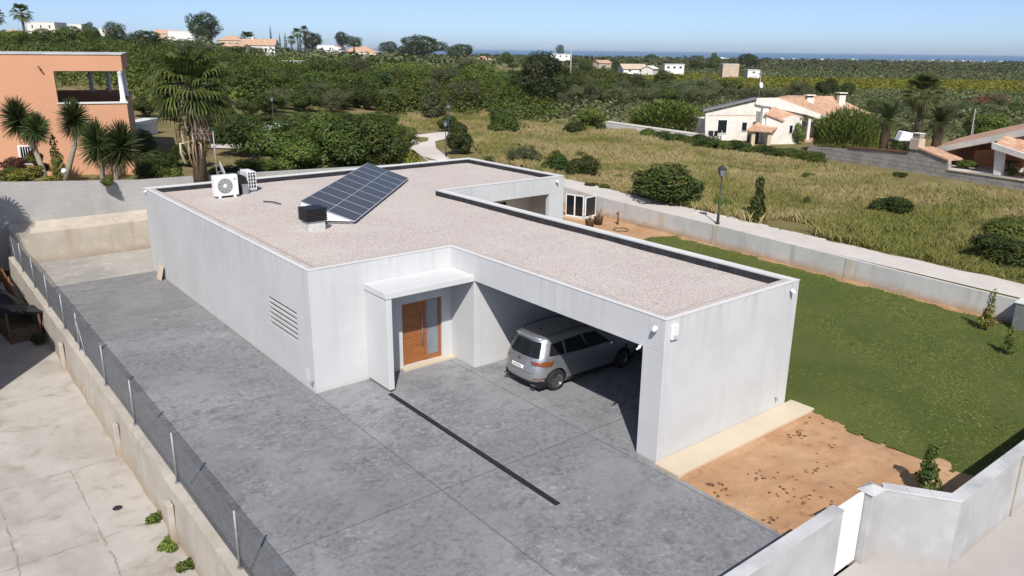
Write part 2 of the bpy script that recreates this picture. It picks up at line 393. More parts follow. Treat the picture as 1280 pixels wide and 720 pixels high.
MT['alu'] = simple('bright_aluminium', (.46, .47, .49), .5, .2, var=.04)
def seamat():
    m, nt, b, o = newmat('sea_water'); g = G(nt); P = g.P()
    g.put(b.inputs['Base Color'], g.mix(g.noise(g.map(P, (.0006, .0006, 1)), 1., 4), (.045, .115, .205), (.055, .13, .225)))
    b.inputs['Roughness'].default_value = .32; b.inputs['Specular IOR Level'].default_value = .3
    g.bump(g.noise(g.map(P, (.02, .05, 1)), 1., 4), .25, 1., b)
    return m
MT['water'] = seamat()

# ------------------------------------------------------------------ object helpers
def tag(o, label=None, cat=None, group=None, kind=None):
    if label: o['label'] = label
    if cat: o['category'] = cat
    if group: o['group'] = group
    if kind: o['kind'] = kind
    return o
def thing(name, loc, rz=0., label=None, cat=None, group=None, kind=None, scale=None):
    o = bpy.data.objects.new(name, None); COL.objects.link(o); o.empty_display_size = .3
    o.location = loc; o.rotation_euler = (0, 0, rz)
    if scale is not None: o.scale = scale
    return tag(o, label, cat, group, kind)
class MB:
    def __init__(s): s.v = []; s.f = []; s.m = []; s.cm = 0; s.sm = []
    def add(s, vs, fs, smooth=False):
        k = len(s.v); s.v += [tuple(map(float, q)) for q in vs]; s.f += [tuple(i+k for i in f) for f in fs]
        s.m += [s.cm]*len(fs); s.sm += [smooth]*len(fs); return s
    def mat(s, i): s.cm = i; return s
    def box(s, x0, y0, z0, x1, y1, z1, T=None):
        x0, x1 = min(x0, x1), max(x0, x1); y0, y1 = min(y0, y1), max(y0, y1); z0, z1 = min(z0, z1), max(z0, z1)
        vs = [(x0, y0, z0), (x1, y0, z0), (x1, y1, z0), (x0, y1, z0), (x0, y0, z1), (x1, y0, z1), (x1, y1, z1), (x0, y1, z1)]
        if T is not None: vs = [tuple(T @ Vector(q)) for q in vs]
        return s.add(vs, [(0, 3, 2, 1), (4, 5, 6, 7), (0, 1, 5, 4), (1, 2, 6, 5), (2, 3, 7, 6), (3, 0, 4, 7)])
    def prism(s, poly, z0, z1, T=None, axis='z'):
        """extrude a polygon; axis z: poly in xy, axis y: poly in xz, axis x: poly in yz"""
        n = len(poly)
        def P(a, b, c): return {'z': (a, b, c), 'y': (a, c, b), 'x': (c, a, b)}[axis]
        vs = [P(a, b, z0) for a, b in poly] + [P(a, b, z1) for a, b in poly]
        if T is not None: vs = [tuple(T @ Vector(q)) for q in vs]
        return s.add(vs, [tuple(range(n-1, -1, -1)), tuple(range(n, 2*n))] + [(i, (i+1) % n, n+(i+1) % n, n+i) for i in range(n)])
    def tube(s, pts, rs, n=8, cap=True, smooth=True):
        pts = [Vector(p) for p in pts]
        if not hasattr(rs, '__len__'): rs = [rs]*len(pts)
        vs = []; up = None
        for i, p in enumerate(pts):
            d = (pts[min(i+1, len(pts)-1)] - pts[max(i-1, 0)]).normalized()
            a = d.orthogonal().normalized() if up is None else (up - d*up.dot(d)).normalized()
            up = a; b = d.cross(a)
            for k in range(n):
                t = 2*math.pi*k/n; vs.append(p + (a*math.cos(t) + b*math.sin(t))*rs[i])
        fs = [(i*n+k, i*n+(k+1) % n, (i+1)*n+(k+1) % n, (i+1)*n+k) for i in range(len(pts)-1) for k in range(n)]
        s.add(vs, fs, smooth)
        if cap:
            m = len(pts)-1; k0 = len(s.v)-len(vs)
            s.f += [tuple(k0+i for i in range(n-1, -1, -1)), tuple(k0+m*n+i for i in range(n))]; s.m += [s.cm]*2; s.sm += [False]*2
        return s
    def lathe(s, prof, n=20, T=None, smooth=True):
        vs = [(r*math.cos(2*math.pi*k/n), r*math.sin(2*math.pi*k/n), z) for r, z in prof for k in range(n)]
        if T is not None: vs = [tuple(T @ Vector(q)) for q in vs]
        return s.add(vs, [(i*n+k, i*n+(k+1) % n, (i+1)*n+(k+1) % n, (i+1)*n+k) for i in range(len(prof)-1) for k in range(n)], smooth)
    def build(s, name, mats, parent=None, bevel=0., loc=None):
        me = bpy.data.meshes.new(name); me.from_pydata(s.v, [], s.f)
        if not isinstance(mats, (list, tuple)): mats = [mats]
        for q in mats: me.materials.append(q)
        me.polygons.foreach_set('material_index', s.m); me.polygons.foreach_set('use_smooth', s.sm)
        me.validate(); me.update()
        o = bpy.data.objects.new(name, me); COL.objects.link(o)
        if parent is not None: o.parent = parent
        if loc is not None: o.location = loc
        if bevel:
            b = o.modifiers.new('bevel', 'BEVEL'); b.width = bevel; b.segments = 2; b.limit_method = 'ANGLE'; b.angle_limit = R(40)
        return o
def BX(*a, **k): return MB().box(*a, **k)
def struct(o): o['kind'] = 'structure'; return o
def npmesh(name, V, F, mat, rv=None, parent=None, smooth=False, link=True):
    """mesh from numpy: F is (n,k)"""
    me = bpy.data.meshes.new(name); n, k = F.shape
    me.vertices.add(len(V)); me.vertices.foreach_set('co', np.ascontiguousarray(V, np.float32).ravel())
    me.loops.add(n*k); me.loops.foreach_set('vertex_index', F.astype(np.int32).ravel())
    me.polygons.add(n); me.polygons.foreach_set('loop_start', np.arange(0, n*k, k, dtype=np.int32))
    try: me.polygons.foreach_set('loop_total', np.full(n, k, np.int32))
    except Exception: pass
    me.update(calc_edges=True); me.materials.append(mat)
    if smooth: me.polygons.foreach_set('use_smooth', np.ones(n, bool))
    if rv is not None:
        a = me.attributes.new('rnd', 'FLOAT', 'FACE'); a.data.foreach_set('value', np.asarray(rv, np.float32))
    if not link: return me
    o = bpy.data.objects.new(name, me); COL.objects.link(o)
    if parent is not None: o.parent = parent
    return o
def unit(a): return a/np.maximum(1e-9, np.linalg.norm(a, axis=-1, keepdims=True))
def leafquads(C, N, L, W, fold=.25, tang=None):
    """diamond leaves: centre C, normal N, length L, width W"""
    n = len(C); N = unit(N)
    t = rng.normal(size=(n, 3)) if tang is None else tang
    t = unit(t - N*(t*N).sum(1, keepdims=True)); b = np.cross(N, t)
    L = np.broadcast_to(L, n)[:, None]; W = np.broadcast_to(W, n)[:, None]
    V = np.stack([C - t*L*.5, C - b*W*.5 + N*W*fold, C + t*L*.5, C + b*W*.5 + N*W*fold], 1).reshape(-1, 3)
    return V, np.arange(4*n).reshape(n, 4)
def crown(lumps, n, size, up=.35, jit=.5, asp=.55):
    """leaf cloud on a set of lumps (centre, radii); leaves deep inside other lumps are dropped"""
    C = np.array([l[0] for l in lumps], float); Rr = np.array([l[1] for l in lumps], float)
    area = Rr[:, 0]*Rr[:, 2] + Rr[:, 0]*Rr[:, 1]; p = area/area.sum()
    i = rng.choice(len(lumps), n, p=p); d = unit(rng.normal(size=(n, 3)))
    P = C[i] + d*Rr[i]*(rng.uniform(.62, 1.08, (n, 1)))
    keep = np.ones(n, bool)
    for k in range(len(lumps)):
        q = (((P - C[k])/Rr[k])**2).sum(1) < .40; keep &= ~(q & (i != k))
    P = P[keep]; i = i[keep]; d = d[keep]; m = len(P)
    N = unit(d + rng.normal(size=(m, 3))*jit + np.array([0, 0, up]))
    sz = size*rng.uniform(.6, 1.4, m)
    V, F = leafquads(P, N, sz, sz*asp)
    lr = rng.uniform(0, 1, len(lumps))
    rv = np.clip(.55*lr[i] + .45*rng.uniform(0, 1, m) , 0, 1)
    return V, F, rv
def lumps_ball(n, spread, r0, r1, cz=0., flat=.8):
    out = []
    for _ in range(n):
        d = unit(rng.normal(size=3)); d[2] *= flat; q = rng.uniform(.35, 1.)*np.array(spread)
        r = rng.uniform(r0, r1); out.append(((d[0]*q[0], d[1]*q[1], cz + d[2]*q[2]), (r, r, r*.85)))
    return out

# ------------------------------------------------------------------ plant prototypes (unit height, scaled at the thing)
PROTO = {}
def limb_mesh(h0, h1, r, nl, spread):
    m = MB(); m.tube([(0, 0, -.03), (.01, .005, h0*.5), (.0, .01, h0), (.02, 0, h1)], [r*1.25, r, r*.8, r*.3], 7)
    for k in range(nl):
        a = 2*math.pi*k/nl + rnd.uniform(-.4, .4); z0 = h0*rnd.uniform(.75, 1.1); s = spread*rnd.uniform(.7, 1)
        m.tube([(0, 0.01, z0), (math.cos(a)*s*.5, math.sin(a)*s*.5, z0 + (h1-h0)*.45), (math.cos(a)*s, math.sin(a)*s, z0 + (h1-h0)*rnd.uniform(.6, .95))], [r*.6, r*.4, r*.15], 5)
    return m
def reg(kind, lumps, n, size, leaf, trunk=None, bark='bark', up=.35, jit=.5, asp=.55, names=('trunk', 'crown')):
    V, F, rv = crown(lumps, n, size, up, jit, asp)
    me = npmesh(kind + '_foliage', V, F, MT[leaf], rv, link=False)
    tm = None
    if trunk is not None:
        o = trunk.build('trunk', MT[bark]); tm = o.data; bpy.data.objects.remove(o)
    PROTO.setdefault(kind, []).append((tm, me))
for _ in range(3):
    reg('broad', lumps_ball(26, (.30, .30, .36), .11, .20, .50, 1.), 13000, .036, 'leaf_dark', limb_mesh(.3, .75, .035, 5, .25))
    reg('broadmid', lumps_ball(28, (.30, .30, .36), .11, .20, .50, 1.), 13000, .036, 'leaf_mid', limb_mesh(.28, .75, .035, 5, .25))
    reg('olive', lumps_ball(30, (.33, .33, .35), .10, .18, .52, 1.), 11000, .034, 'leaf_olive', limb_mesh(.25, .75, .04, 5, .25), asp=.35)
    reg('bush', lumps_ball(26, (.33, .33, .36), .12, .24, .42, 1.0), 11000, .048, 'leaf_dark')
    reg('bushmid', lumps_ball(26, (.33, .33, .36), .12, .24, .42, 1.0), 11000, .048, 'leaf_mid')
for _ in range(2):
    reg('weed', lumps_ball(10, (.50, .34, .16), .08, .22, .16), 1100, .10, 'leaf_mid', jit=.8)
    reg('bushlime', lumps_ball(16, (.33, .33, .36), .15, .24, .42, 1.0), 3000, .085, 'leaf_lime')
    reg('bushred', lumps_ball(14, (.33, .33, .36), .13, .22, .42, 1.0), 2200, .08, 'leaf_red')
    reg('bushgrey', lumps_ball(24, (.36, .36, .36), .12, .22, .42, 1.0), 5200, .07, 'leaf_olive', asp=.3, up=.8)
    reg('pine', lumps_ball(34, (.31, .31, .36), .12, .20, .54, 1.), 12000, .045, 'leaf_pine', limb_mesh(.34, .85, .03, 6, .25), asp=.3)
    reg('roundpine', lumps_ball(30, (.33, .33, .33), .15, .23, .54, 1.), 11000, .055, 'leaf_pine', limb_mesh(.4, .75, .04, 6, .35), asp=.35)
cl = []
for k in range(16):
    t = k/15; r = (.11*math.sin(math.pi*min(1, t*.9+.12)))**1 + .015
    cl.append(((rnd.uniform(-.01, .01), rnd.uniform(-.01, .01), .05+.9*t), (r, r, .09)))
reg('cypress', cl, 2600, .035, 'leaf_pine', limb_mesh(.1, .3, .02, 0, .1), asp=.35)
cl = []
for k in range(22):
    t = rnd.uniform(0, 1); cl.append(((rnd.uniform(-.12, .12)*(1-t*.5), rnd.uniform(-.12, .12)*(1-t*.5), .15+.75*t), (.15*(1-t*.6), .15*(1-t*.6), .12)))
for lf, nm in (('leaf_mid', 'sapling'), ('leaf_lime', 'saplinglime'), ('leaf_dark', 'saplingdark')):
    reg(nm, cl, 700 if nm != 'saplingdark' else 1600, .085, lf, limb_mesh(.25, .9, .013, 4, .12), asp=.5)
# feathery reed-like shrub: upright narrow leaves
def reedmesh():
    n = 5200; a = rng.uniform(0, 2*np.pi, n); q = np.sqrt(rng.uniform(0, 1, n))*.5
    hmax = .55 + .45*np.cos(q/.5*1.35) + rng.normal(size=n)*.03
    z = hmax*rng.uniform(.25, 1., n)
    P = np.stack([np.cos(a)*q, np.sin(a)*q, z], 1)
    T = unit(np.stack([np.cos(a)*q*.9, np.sin(a)*q*.9, np.ones(n)*.8], 1) + rng.normal(size=(n, 3))*.22)
    N = unit(np.cross(T, rng.normal(size=(n, 3))))
    V, F = leafquads(P, N, rng.uniform(.10, .18, n), .018, .1, T)
    return npmesh('reed_foliage', V, F, MT['leaf_mid'], rng.uniform(0, .9, n), link=False)
PROTO['reed'] = [(None, reedmesh())]
_cnt = [0]
def plant(kind, name, pos, w, h, label, cat, group=None, rz=None, tilt=(0, 0)):
    """a plant of its own: an empty with trunk and crown, or one mesh when no trunk shows"""
    _cnt[0] += 1; tm, me = PROTO[kind][_cnt[0] % len(PROTO[kind])]
    rz = rnd.uniform(0, 6.28) if rz is None else rz
    if tm is None:
        o = bpy.data.objects.new(name, me); COL.objects.link(o); o.location = pos; o.scale = (w, w, h); o.rotation_euler = (tilt[0], tilt[1], rz)
        return tag(o, label, cat, group)
    o = thing(name, pos, rz, label, cat, group, scale=(w, w, h))
    for nm, d in (('trunk', tm), ('crown', me)):
        c = bpy.data.objects.new(nm, d); COL.objects.link(c); c.parent = o
    return o

# ------------------------------------------------------------------ palms and yuccas (real metres)
def strips(lines, w0, w1):
    """flat leaf strips along poly-lines: list of (points, normal)"""
    V = []; F = []
    for pts, nrm, wa, wb in lines:
        k = len(V); m = len(pts)
        for i, p in enumerate(pts):
            d = pts[min(i+1, m-1)] - pts[max(i-1, 0)]; s = np.cross(d, nrm); s = s/max(1e-9, np.linalg.norm(s))
            w = wa + (wb-wa)*i/(m-1); V += [p - s*w/2, p + s*w/2]
        F += [(k+2*i, k+2*i+1, k+2*i+3, k+2*i+2) for i in range(m-1)]
    return np.array(V), np.array(F)
def fan_fronds(top, n, e0, e1, length, droop, lines, seg=13, az0=0):
    for k in range(n):
        az = az0 + k*2.39996 + rnd.uniform(-.2, .2); el = e0 + (e1-e0)*((k+.5)/n) + rnd.uniform(-.08, .08)
        d = np.array([math.cos(az)*math.cos(el), math.sin(az)*math.cos(el), math.sin(el)]); L = length*rnd.uniform(.85, 1.1)
        side = np.array([-math.sin(az), math.cos(az), 0]); nrm = np.cross(d, side)
        pet = [top, top + d*L*.28, top + d*L*.5 + np.array([0, 0, -.03*L])]
        lines.append((pet, nrm, .05, .035)); hub = pet[-1]
        for j in range(seg):
            a = (j/(seg-1)-.5)*2.5
            dd = d*math.cos(a) + side*math.sin(a); l = L*.62*(.75+.25*math.cos(a))
            p1 = hub + dd*l*.55 + nrm*(abs(a)*.10*l); p2 = hub + dd*l*.85 + np.array([0, 0, -droop*l*.35]); p3 = hub + dd*l*.95 + np.array([0, 0, -droop*l*.85])
            lines.append(([hub, p1, p2, p3], nrm + rng.normal(size=3)*.15, .085*L, .010))
def strip_obj(name, lines, mat, parent, dead=0., lo=0., hi=.9):
    V, F = strips(lines, 0, 0)
    rv = np.concatenate([np.full(len(l[0])-1, rnd.uniform(lo, hi)) for l in lines])
    return npmesh(name, V, F, MT[mat], rv, parent)
def fan_palm(pos, H, crownL, label, skirt=1., trunk_r=.2, nf=34, cat='palm tree', group=None):
    o = thing('fan_palm', pos, 0, label, cat, group)
    MB().tube([(0, 0, -.2), (.02, 0, H*.4), (.0, .02, H)], [trunk_r*1.3, trunk_r, trunk_r*.85], 10).build('trunk', MT['bark'], o)
    top = np.array([0, .02, H]); L = []
    fan_fronds(top, int(nf*1.05), 1.45, -.8, crownL, .42, L, 15)
    strip_obj('crown', L, 'frond', o)
    D = []
    n = int(150*skirt)
    for k in range(n):                 # hanging skirt of dead leaves
        az = k*2.4; rr = trunk_r*rnd.uniform(1.0, 2.6); z1 = H - rnd.uniform(.05, .95)*H*.5*skirt; l = rnd.uniform(.6, 1.2)
        c = np.array([math.cos(az), math.sin(az), 0]); nn = c + rng.normal(size=3)*.3
        D.append(([c*trunk_r + np.array([0, 0, z1]), c*(rr+.22) + np.array([0, 0, z1-.05]), c*(rr+.25) + np.array([0, 0, z1-l*.5]), c*rr*1.05 + np.array([0, 0, z1-l])], nn, .10, .035))
    for k in range(16):                # old flower stalks and brown fronds in the crown
        az = k*2.1; c = np.array([math.cos(az), math.sin(az), 0]); z1 = H - .1
        D.append(([c*.1 + np.array([0, 0, z1]), c*crownL*.4 + np.array([0, 0, z1+.25]), c*crownL*.62 + np.array([0, 0, z1-.25])], np.array([0, 0, 1.]) + c*.5, .12, .08))
    strip_obj('dead_fronds', D, 'dead', o, lo=0, hi=1)
    return o
def date_palm(pos, H, L, label, n=46, cat='palm tree', group=None, trunk_r=.3):
    o = thing('date_palm', pos, 0, label, cat, group)
    MB().tube([(0, 0, -.2), (0, 0, H*.5), (0, .02, H)], [trunk_r*1.2, trunk_r, trunk_r*1.15], 10).build('trunk', MT['bark'], o)
    lines = []; top = np.array([0, 0, H])
    for k in range(n):
        az = k*2.39996; el = 1.35 - 1.75*((k+.5)/n) + rnd.uniform(-.1, .1); l = L*rnd.uniform(.85, 1.1)
        d = np.array([math.cos(az)*math.cos(el), math.sin(az)*math.cos(el), math.sin(el)]); side = np.array([-math.sin(az), math.cos(az), 0])
        rach = [top + d*l*t + np.array([0, 0, -.42*l*t**2.2]) for t in np.linspace(0, 1, 9)]
        lines.append((rach, np.cross(d, side), .05, .015))
        for i in range(2, 30):
            t = i/30; f = t*8; a = int(f); p = rach[a] + (rach[min(8, a+1)]-rach[a])*(f-a); tg = unit(rach[min(8, a+1)]-rach[a])
            for s in (-1, 1):
                dd = tg*.65 + side*s*.75 + np.array([0, 0, .12]); ll = .17*l*math.sin(math.pi*min(1, .18+t*.85))+.05
                q = p + dd*ll; lines.append(([p, p + dd*ll*.55, q + np.array([0, 0, -.12*ll])], np.cross(dd, side*s+np.array([0, 0, .2])), .045, .008))
    strip_obj('crown', lines, 'frond2', o)
    D = []
    for k in range(24):
        az = k*2.39996; c = np.array([math.cos(az), math.sin(az), 0])
        D.append(([c*trunk_r + np.array([0, 0, H-.1-.02*k]), c*trunk_r*2 + np.array([0, 0, H-.2-.02*k])], np.array([0, 0, 1.]), .12, .05))
    strip_obj('leaf_stubs', D, 'dead', o)
    return o
def yucca(pos, heads, label, group=None):
    """heads: list of (trunk polyline, radius of the rosette, trunk radius)"""
    o = thing('yucca_tree', pos, YAW, label, 'yucca', group)
    for pts, rr, tr in heads:
        m = MB(); n = len(pts)
        m.tube(pts, [tr*(1.25-.5*i/(n-1)) for i in range(n)], 8).build('trunk', MT['pale_bark'], o)
        top = np.array(pts[-1]); ax = unit(np.array(pts[-1])-np.array(pts[-2])); L = []; D = []
        for k in range(360):
            t = (k+.5)/360; az = k*2.39996; el = 1.45 - 2.35*t; c = np.array([math.cos(az)*math.cos(el), math.sin(az)*math.cos(el), math.sin(el)])
            b = top + ax*(.55*rr*(1-t) - .35*rr); l = rr*rnd.uniform(.85, 1.12)
            L.append(([b + c*.05, b + c*l*.55, b + c*l + np.array([0, 0, -.06*l])], np.cross(c, rng.normal(size=3)), .105*rr, .014))
        for k in range(60):
            az = k*2.39996; c = np.array([math.cos(az), math.sin(az), 0]); b = top - ax*rr*(.35+.45*(k/60)); l = rr*rnd.uniform(.45, .75)
            D.append(([b + c*tr*.7, b + c*l*.5 + np.array([0, 0, -.25*l]), b + c*l*.42 + np.array([0, 0, -.95*l])], c + rng.normal(size=3)*.2, .07*rr, .02))
        strip_obj('leaf_rosette', L, 'yucca', o); strip_obj('dead_leaves', D, 'dead', o, lo=0, hi=.7)
    return o
SUN_E, SKY_S, EXPO = 4.8, .145, .09
SKY_ALT, SKY_AIR, SKY_DUST, SKY_OZ = 0., .40, .75, 2.0
HAZE = 5e-5

# ================================================================== THE SETTING
def axis(lo, hi, step, far, g=1.13, extra=()):
    a = list(np.arange(lo, hi+.01, step)); s = step; x = hi
    while x < far: s *= g; x += s; a.append(x)
    s = step; x = lo
    while x > -far: s *= g; x -= s; a.append(x)
    return np.array(sorted(set(np.round(a + list(extra), 3))))
xs = axis(-14, 56, 1.0, 3600, extra=(-4.95, -4.85, 24.97, 25.10)); ys = axis(-18, 70, 1.0, 3600, extra=(22.1, 22.3))
gx, gy = np.meshgrid(xs, ys)
wgt = np.clip(gx/24.95, 0, 1); gx = gx + wgt*0.07*(np.clip(gy, -16, 60)-13.4)
gz = np.vectorize(terr)(gx, gy)
V = np.stack([gx, gy, gz], -1).reshape(-1, 3); nx = len(xs); ny = len(ys)
ii = (np.arange(ny-1)[:, None]*nx + np.arange(nx-1)[None]).ravel()
far = (np.hypot(V[ii, 0]-CAM[0], V[ii, 1]-CAM[1]) < 2500)
ii = ii[far]
F = np.stack([ii, ii+1, ii+nx+1, ii+nx], 1)
struct(npmesh('ground', V, F, MT['terrain'], smooth=True))
m = MB(); m.v = [(-60000, -3000, -12.6), (60000, -3000, -12.6), (60000, 62000, -12.6), (-60000, 62000, -12.6)]; m.f = [(0, 1, 2, 3)]; m.m = [0]; m.sm = [False]
struct(m.build('sea', MT['water']))
# far blue hills at the left edge
m = MB(); hp = []
for k in range(25):
    px = -160 + k*14; h = 36 - 12*abs(k-12)/12 + 3*math.sin(k*1.7); P = at(px, 57, 5200)
    hp.append((P[0], P[1], 20 + h*(1 if 0 < k < 24 else .1)))
n = len(hp); vs = [(x, y, -15) for x, y, z in hp] + hp + [(x+400, y+700, -15) for x, y, z in hp]
m.add(vs, [(i, i+1, n+i+1, n+i) for i in range(n-1)] + [(n+i, n+i+1, 2*n+i+1, 2*n+i) for i in range(n-1)], True)
struct(m.build('hills', MT['terrain']))

def sheet(name, poly, z, mat, kind='structure'):
    m = MB(); m.add([(x, y, z) for x, y in poly], [tuple(range(len(poly)))])
    o = m.build(name, mat)
    if kind: o['kind'] = kind
    return o
def waves(x, y, seed, n, f0, f1):
    r = np.random.default_rng(seed); out = 0*x
    for k in range(n):
        f = f0*(f1/f0)**(k/max(1, n-1)); a = r.uniform(0, 6.28); out = out + np.sin(f*(x*np.cos(a)+y*np.sin(a)) + r.uniform(0, 6.28) + 1.3*np.sin(.6*f*(x*np.sin(a)-y*np.cos(a))+r.uniform(0, 6)))*(f0/f)**.6
    return out/np.sqrt(n)
def gridsheet(name, x0, x1, y0, y1, step, zf, mat, inside=None):
    gx, gy = np.meshgrid(np.arange(x0, x1+1e-6, step), np.arange(y0, y1+1e-6, step)); nx = gx.shape[1]
    V = np.stack([gx, gy, zf(gx, gy)], -1).reshape(-1, 3)
    i = (np.arange(gx.shape[0]-1)[:, None]*nx + np.arange(nx-1)[None]).ravel(); F = np.stack([i, i+1, i+nx+1, i+nx], 1)
    if inside is not None:
        c = V[F].mean(1); F = F[inside(c[:, 0], c[:, 1])]
    return struct(npmesh(name, V, F, mat, smooth=True))
sheet('pavement', [(-4.72, -13.62), (4.66, -13.62), (4.70, -8.78), (10.2, -8.70), (10.2, -1.1), (4.9, -1.1), (4.9, .2), (.1, .2), (.1, 16.35), (-4.72, 16.35)], 0.0, MT['paving'])
sheet('back_pavement', [(-4.72, 16.35), (17.3, 16.35), (17.3, 20.9), (-4.72, 20.9)], -0.012, MT['backslab'])
struct(BX(4.72, -9.50, -.1, 10.62, -8.762, .05).build('pavement', MT['cream'], bevel=.008))
# street outside the gate, and the neighbour's old apron
sheet('street', [(-4.6, -46), (70, -46), (70, -14.9), (24, -14.9), (6.3, -14.86), (5.4, -13.75), (-4.6, -13.7)], -0.006, MT['street'])
sheet('neighbour_apron', [(-40, -16), (-4.95, -16), (-4.95, 21.6), (-40, 21.6)], -0.83, MT['apron'])
# bare soil with small mounds
def hump(x, y):
    return -.05 + .045*waves(x, y, 3, 14, 1.5, 14) - .10*(x > 14)
def edgeL(y): return 10.30 + .12*np.sin(y*1.7) + .07*np.sin(y*4.3+1) + .05*np.sin(y*9.7+2) + .035*np.sin(y*21.3) + .25*np.exp(-((y+9.2)/.6)**2)
gridsheet('soil', 4.66, 25.2, -14.9, -9.42, .08, lambda x, y: np.where(y > -9.6, -.02, hump(x, y)) - .06*np.clip((4.95-x)/.3, 0, 1), MT['soil'],
          lambda x, y: (x < edgeL(y)+.35) & (y > np.where(x < 5.45, -13.55, np.where(x < 6.4, -13.6-(x-5.45)*1.2, -14.86))))
gridsheet('soil', 10.25, 25.6, 6.6, 20.9, .35, lambda x, y: .03*np.sin(x*1.3)*np.sin(y*1.7) - .01 - .09*(x < 17.3)*(y > 8.4), MT['soil'], lambda x, y: x < wallx(y)+.05)
gridsheet('soil', 22.4, 25.6, -14.8, 6.7, .2, lambda x, y: .03*np.sin(y*1.3)+.015*np.sin(y*3.1) + .0*x, MT['soil'],
          lambda x, y: (x < wallx(y)+.05) & (x > wallx(y)-.62+.15*np.sin(y*1.1)))
gridsheet('lawn', 10.25, 25.0, -14.85, 7.6, .12, lambda x, y: .035 + .016*waves(x, y, 5, 10, .8, 5) - .085*np.exp(-np.clip(x-edgeL(y), 0, 9)/.22)*(y < 6) - .03*np.exp(-np.clip(wallx(y)-.3-x, 0, 9)/.3), MT['lawn'],
          lambda x, y: (x > edgeL(y)) & (x < wallx(y)-.20+.08*np.sin(y*1.1)+.05*np.sin(y*5.)) & (y < 7.2+.25*np.sin(x*2.)))
# mown grass blades
def pick_lawn(n):
    x = rng.uniform(10.3, 25, n); y = rng.uniform(-14.8, 7.4, n)
    k = (x > edgeL(y)-.05-np.abs(rng.normal(size=n))*.10) & (x < wallx(y)-.20+.08*np.sin(y*1.1)+.05*np.sin(y*5.)+.05) & (y < 7.2+.25*np.sin(x*2.)+.05)
    return x[k], y[k]
def blades(name, x, y, z, h, w, mat, lean=.35, per=1):
    n = len(x); x, y, z = (np.repeat(q, per) for q in (x, y, z)); n = len(x)
    h = np.repeat(np.broadcast_to(h, n//per), per)*rng.uniform(.55, 1.15, n); w = np.repeat(np.broadcast_to(w, n//per), per)
    a = rng.uniform(0, 6.283, n); l = rng.normal(size=(n, 2))*lean*h[:, None]; sp = rng.normal(size=(n, 2))*(h*.28)[:, None] if per > 1 else np.zeros((n, 2))
    B = np.stack([x+sp[:, 0], y+sp[:, 1], z-.02], 1); s = np.stack([np.cos(a), np.sin(a), np.zeros(n)], 1)*(w/2)[:, None]
    Mid = B + np.stack([l[:, 0]*.35, l[:, 1]*.35, h*.6], 1); T = B + np.stack([l[:, 0], l[:, 1], h], 1)
    V = np.stack([B - s, B + s, Mid + s*.8, T], 1).reshape(-1, 3)
    return tag(npmesh(name, V, np.arange(4*n).reshape(n, 4), mat, rng.uniform(0, 1, n)), kind='stuff')
x, y = pick_lawn(95000)
o = blades('lawn_grass', x, y, .03 - .085*np.exp(-np.clip(x-edgeL(y), 0, 9)/.22)*(y < 6), .05, .022, MT['blades'], 1.3)
tag(o, 'short mown green grass of the lawn beside the house', 'grass')

# path outside the right-hand boundary wall, curving away past the lamps
def walltop(y): return float(np.interp(y, [-15, -10, -5, 0, 5, 13.4, 16.5, 45], [.93, .93, .95, 1.0, 1.06, 1.10, 1.2, 1.2]))
pl = [(y, wallx(y)+.2, 2.1) for y in np.arange(-17, 31, 1.)]
m = MB(); vs = []; pts = []
for y, x, w in pl: pts.append(((x, y), (x+w+.12*math.sin(y*2.1), y+.1*math.sin(y))))
P1 = [(x, y) for x, y, z in (ghit(px, py)[0] for px, py in ((556, 203), (536, 194), (527, 186), (527, 178), (540, 172), (556, 168), (580, 166)))]
for i, q in enumerate(P1):
    d = np.array(P1[min(i+1, len(P1)-1)]) - np.array(P1[max(i-1, 0)]); d = d/np.linalg.norm(d); nrm = np.array([d[1], -d[0]])
    pts.append((tuple(np.array(q)-nrm*1.3), tuple(np.array(q)+nrm*1.3)))
for a, b in pts:
    for q in (a, ((a[0]+b[0])/2, (a[1]+b[1])/2), b):
        zz = walltop(q[1])-.03 if q[1] < 30 and q[0] < wallx(q[1])+4 else terr(*q)+.05
        vs.append((q[0], q[1], max(zz, terr(*q)+.03)))
m.add(vs, [(3*i+j, 3*i+j+1, 3*i+j+4, 3*i+j+3) for i in range(len(pts)-1) for j in (0, 1)], True)
struct(m.build('path', MT['path']))
# kerb line of rough stone between path and field
m = MB()
for k in range(70):
    y = -16 + k*.68 + rnd.uniform(-.1, .1); x = wallx(y)+2.32+rnd.uniform(-.06, .06); z = walltop(y)-.05
    T = Matrix.Translation((x, y, z)) @ Matrix.Rotation(rnd.uniform(-.2, .2), 4, 'Z')
    m.box(-.09, -.33, -.2, .09, .33, rnd.uniform(-.02, .06), T)
struct(m.build('kerb', MT['path'], bevel=.02))

# ------------------------------------------------------------------ boundary walls
t = thing('boundary_wall', (0, 0, 0), 0, 'long low grey white concrete wall between the lawn and the raised path', 'wall')
m = MB(); ysw = list(np.arange(-14.7, 30.5, 1.13))
vs = []
for y in ysw: x = wallx(y); z = walltop(y); vs += [(x, y, -.3), (x, y, z), (x+.2, y, z), (x+.2, y, -.3)]
n = len(ysw); m.add(vs, [(4*i+j, 4*i+(j+1) % 4, 4*i+4+(j+1) % 4, 4*i+4+j) for i in range(n-1) for j in range(4)] + [(0, 1, 2, 3), (4*n-1, 4*n-2, 4*n-3, 4*n-4)])
m.build('wall', MT['bwall'], t)
for yy in (15.4, 8.2, 4.4, -3.2):
    BX(wallx(yy)-.012, yy-.16, -.1, wallx(yy)+.05, yy+.16, walltop(yy)-.004).build('pier', MT['ledge'], t)
t = thing('wall_pillar', (23.2, -10.55, 0), R(4), 'short dark grey pillar ending the low white garden wall at the right edge', 'pillar')
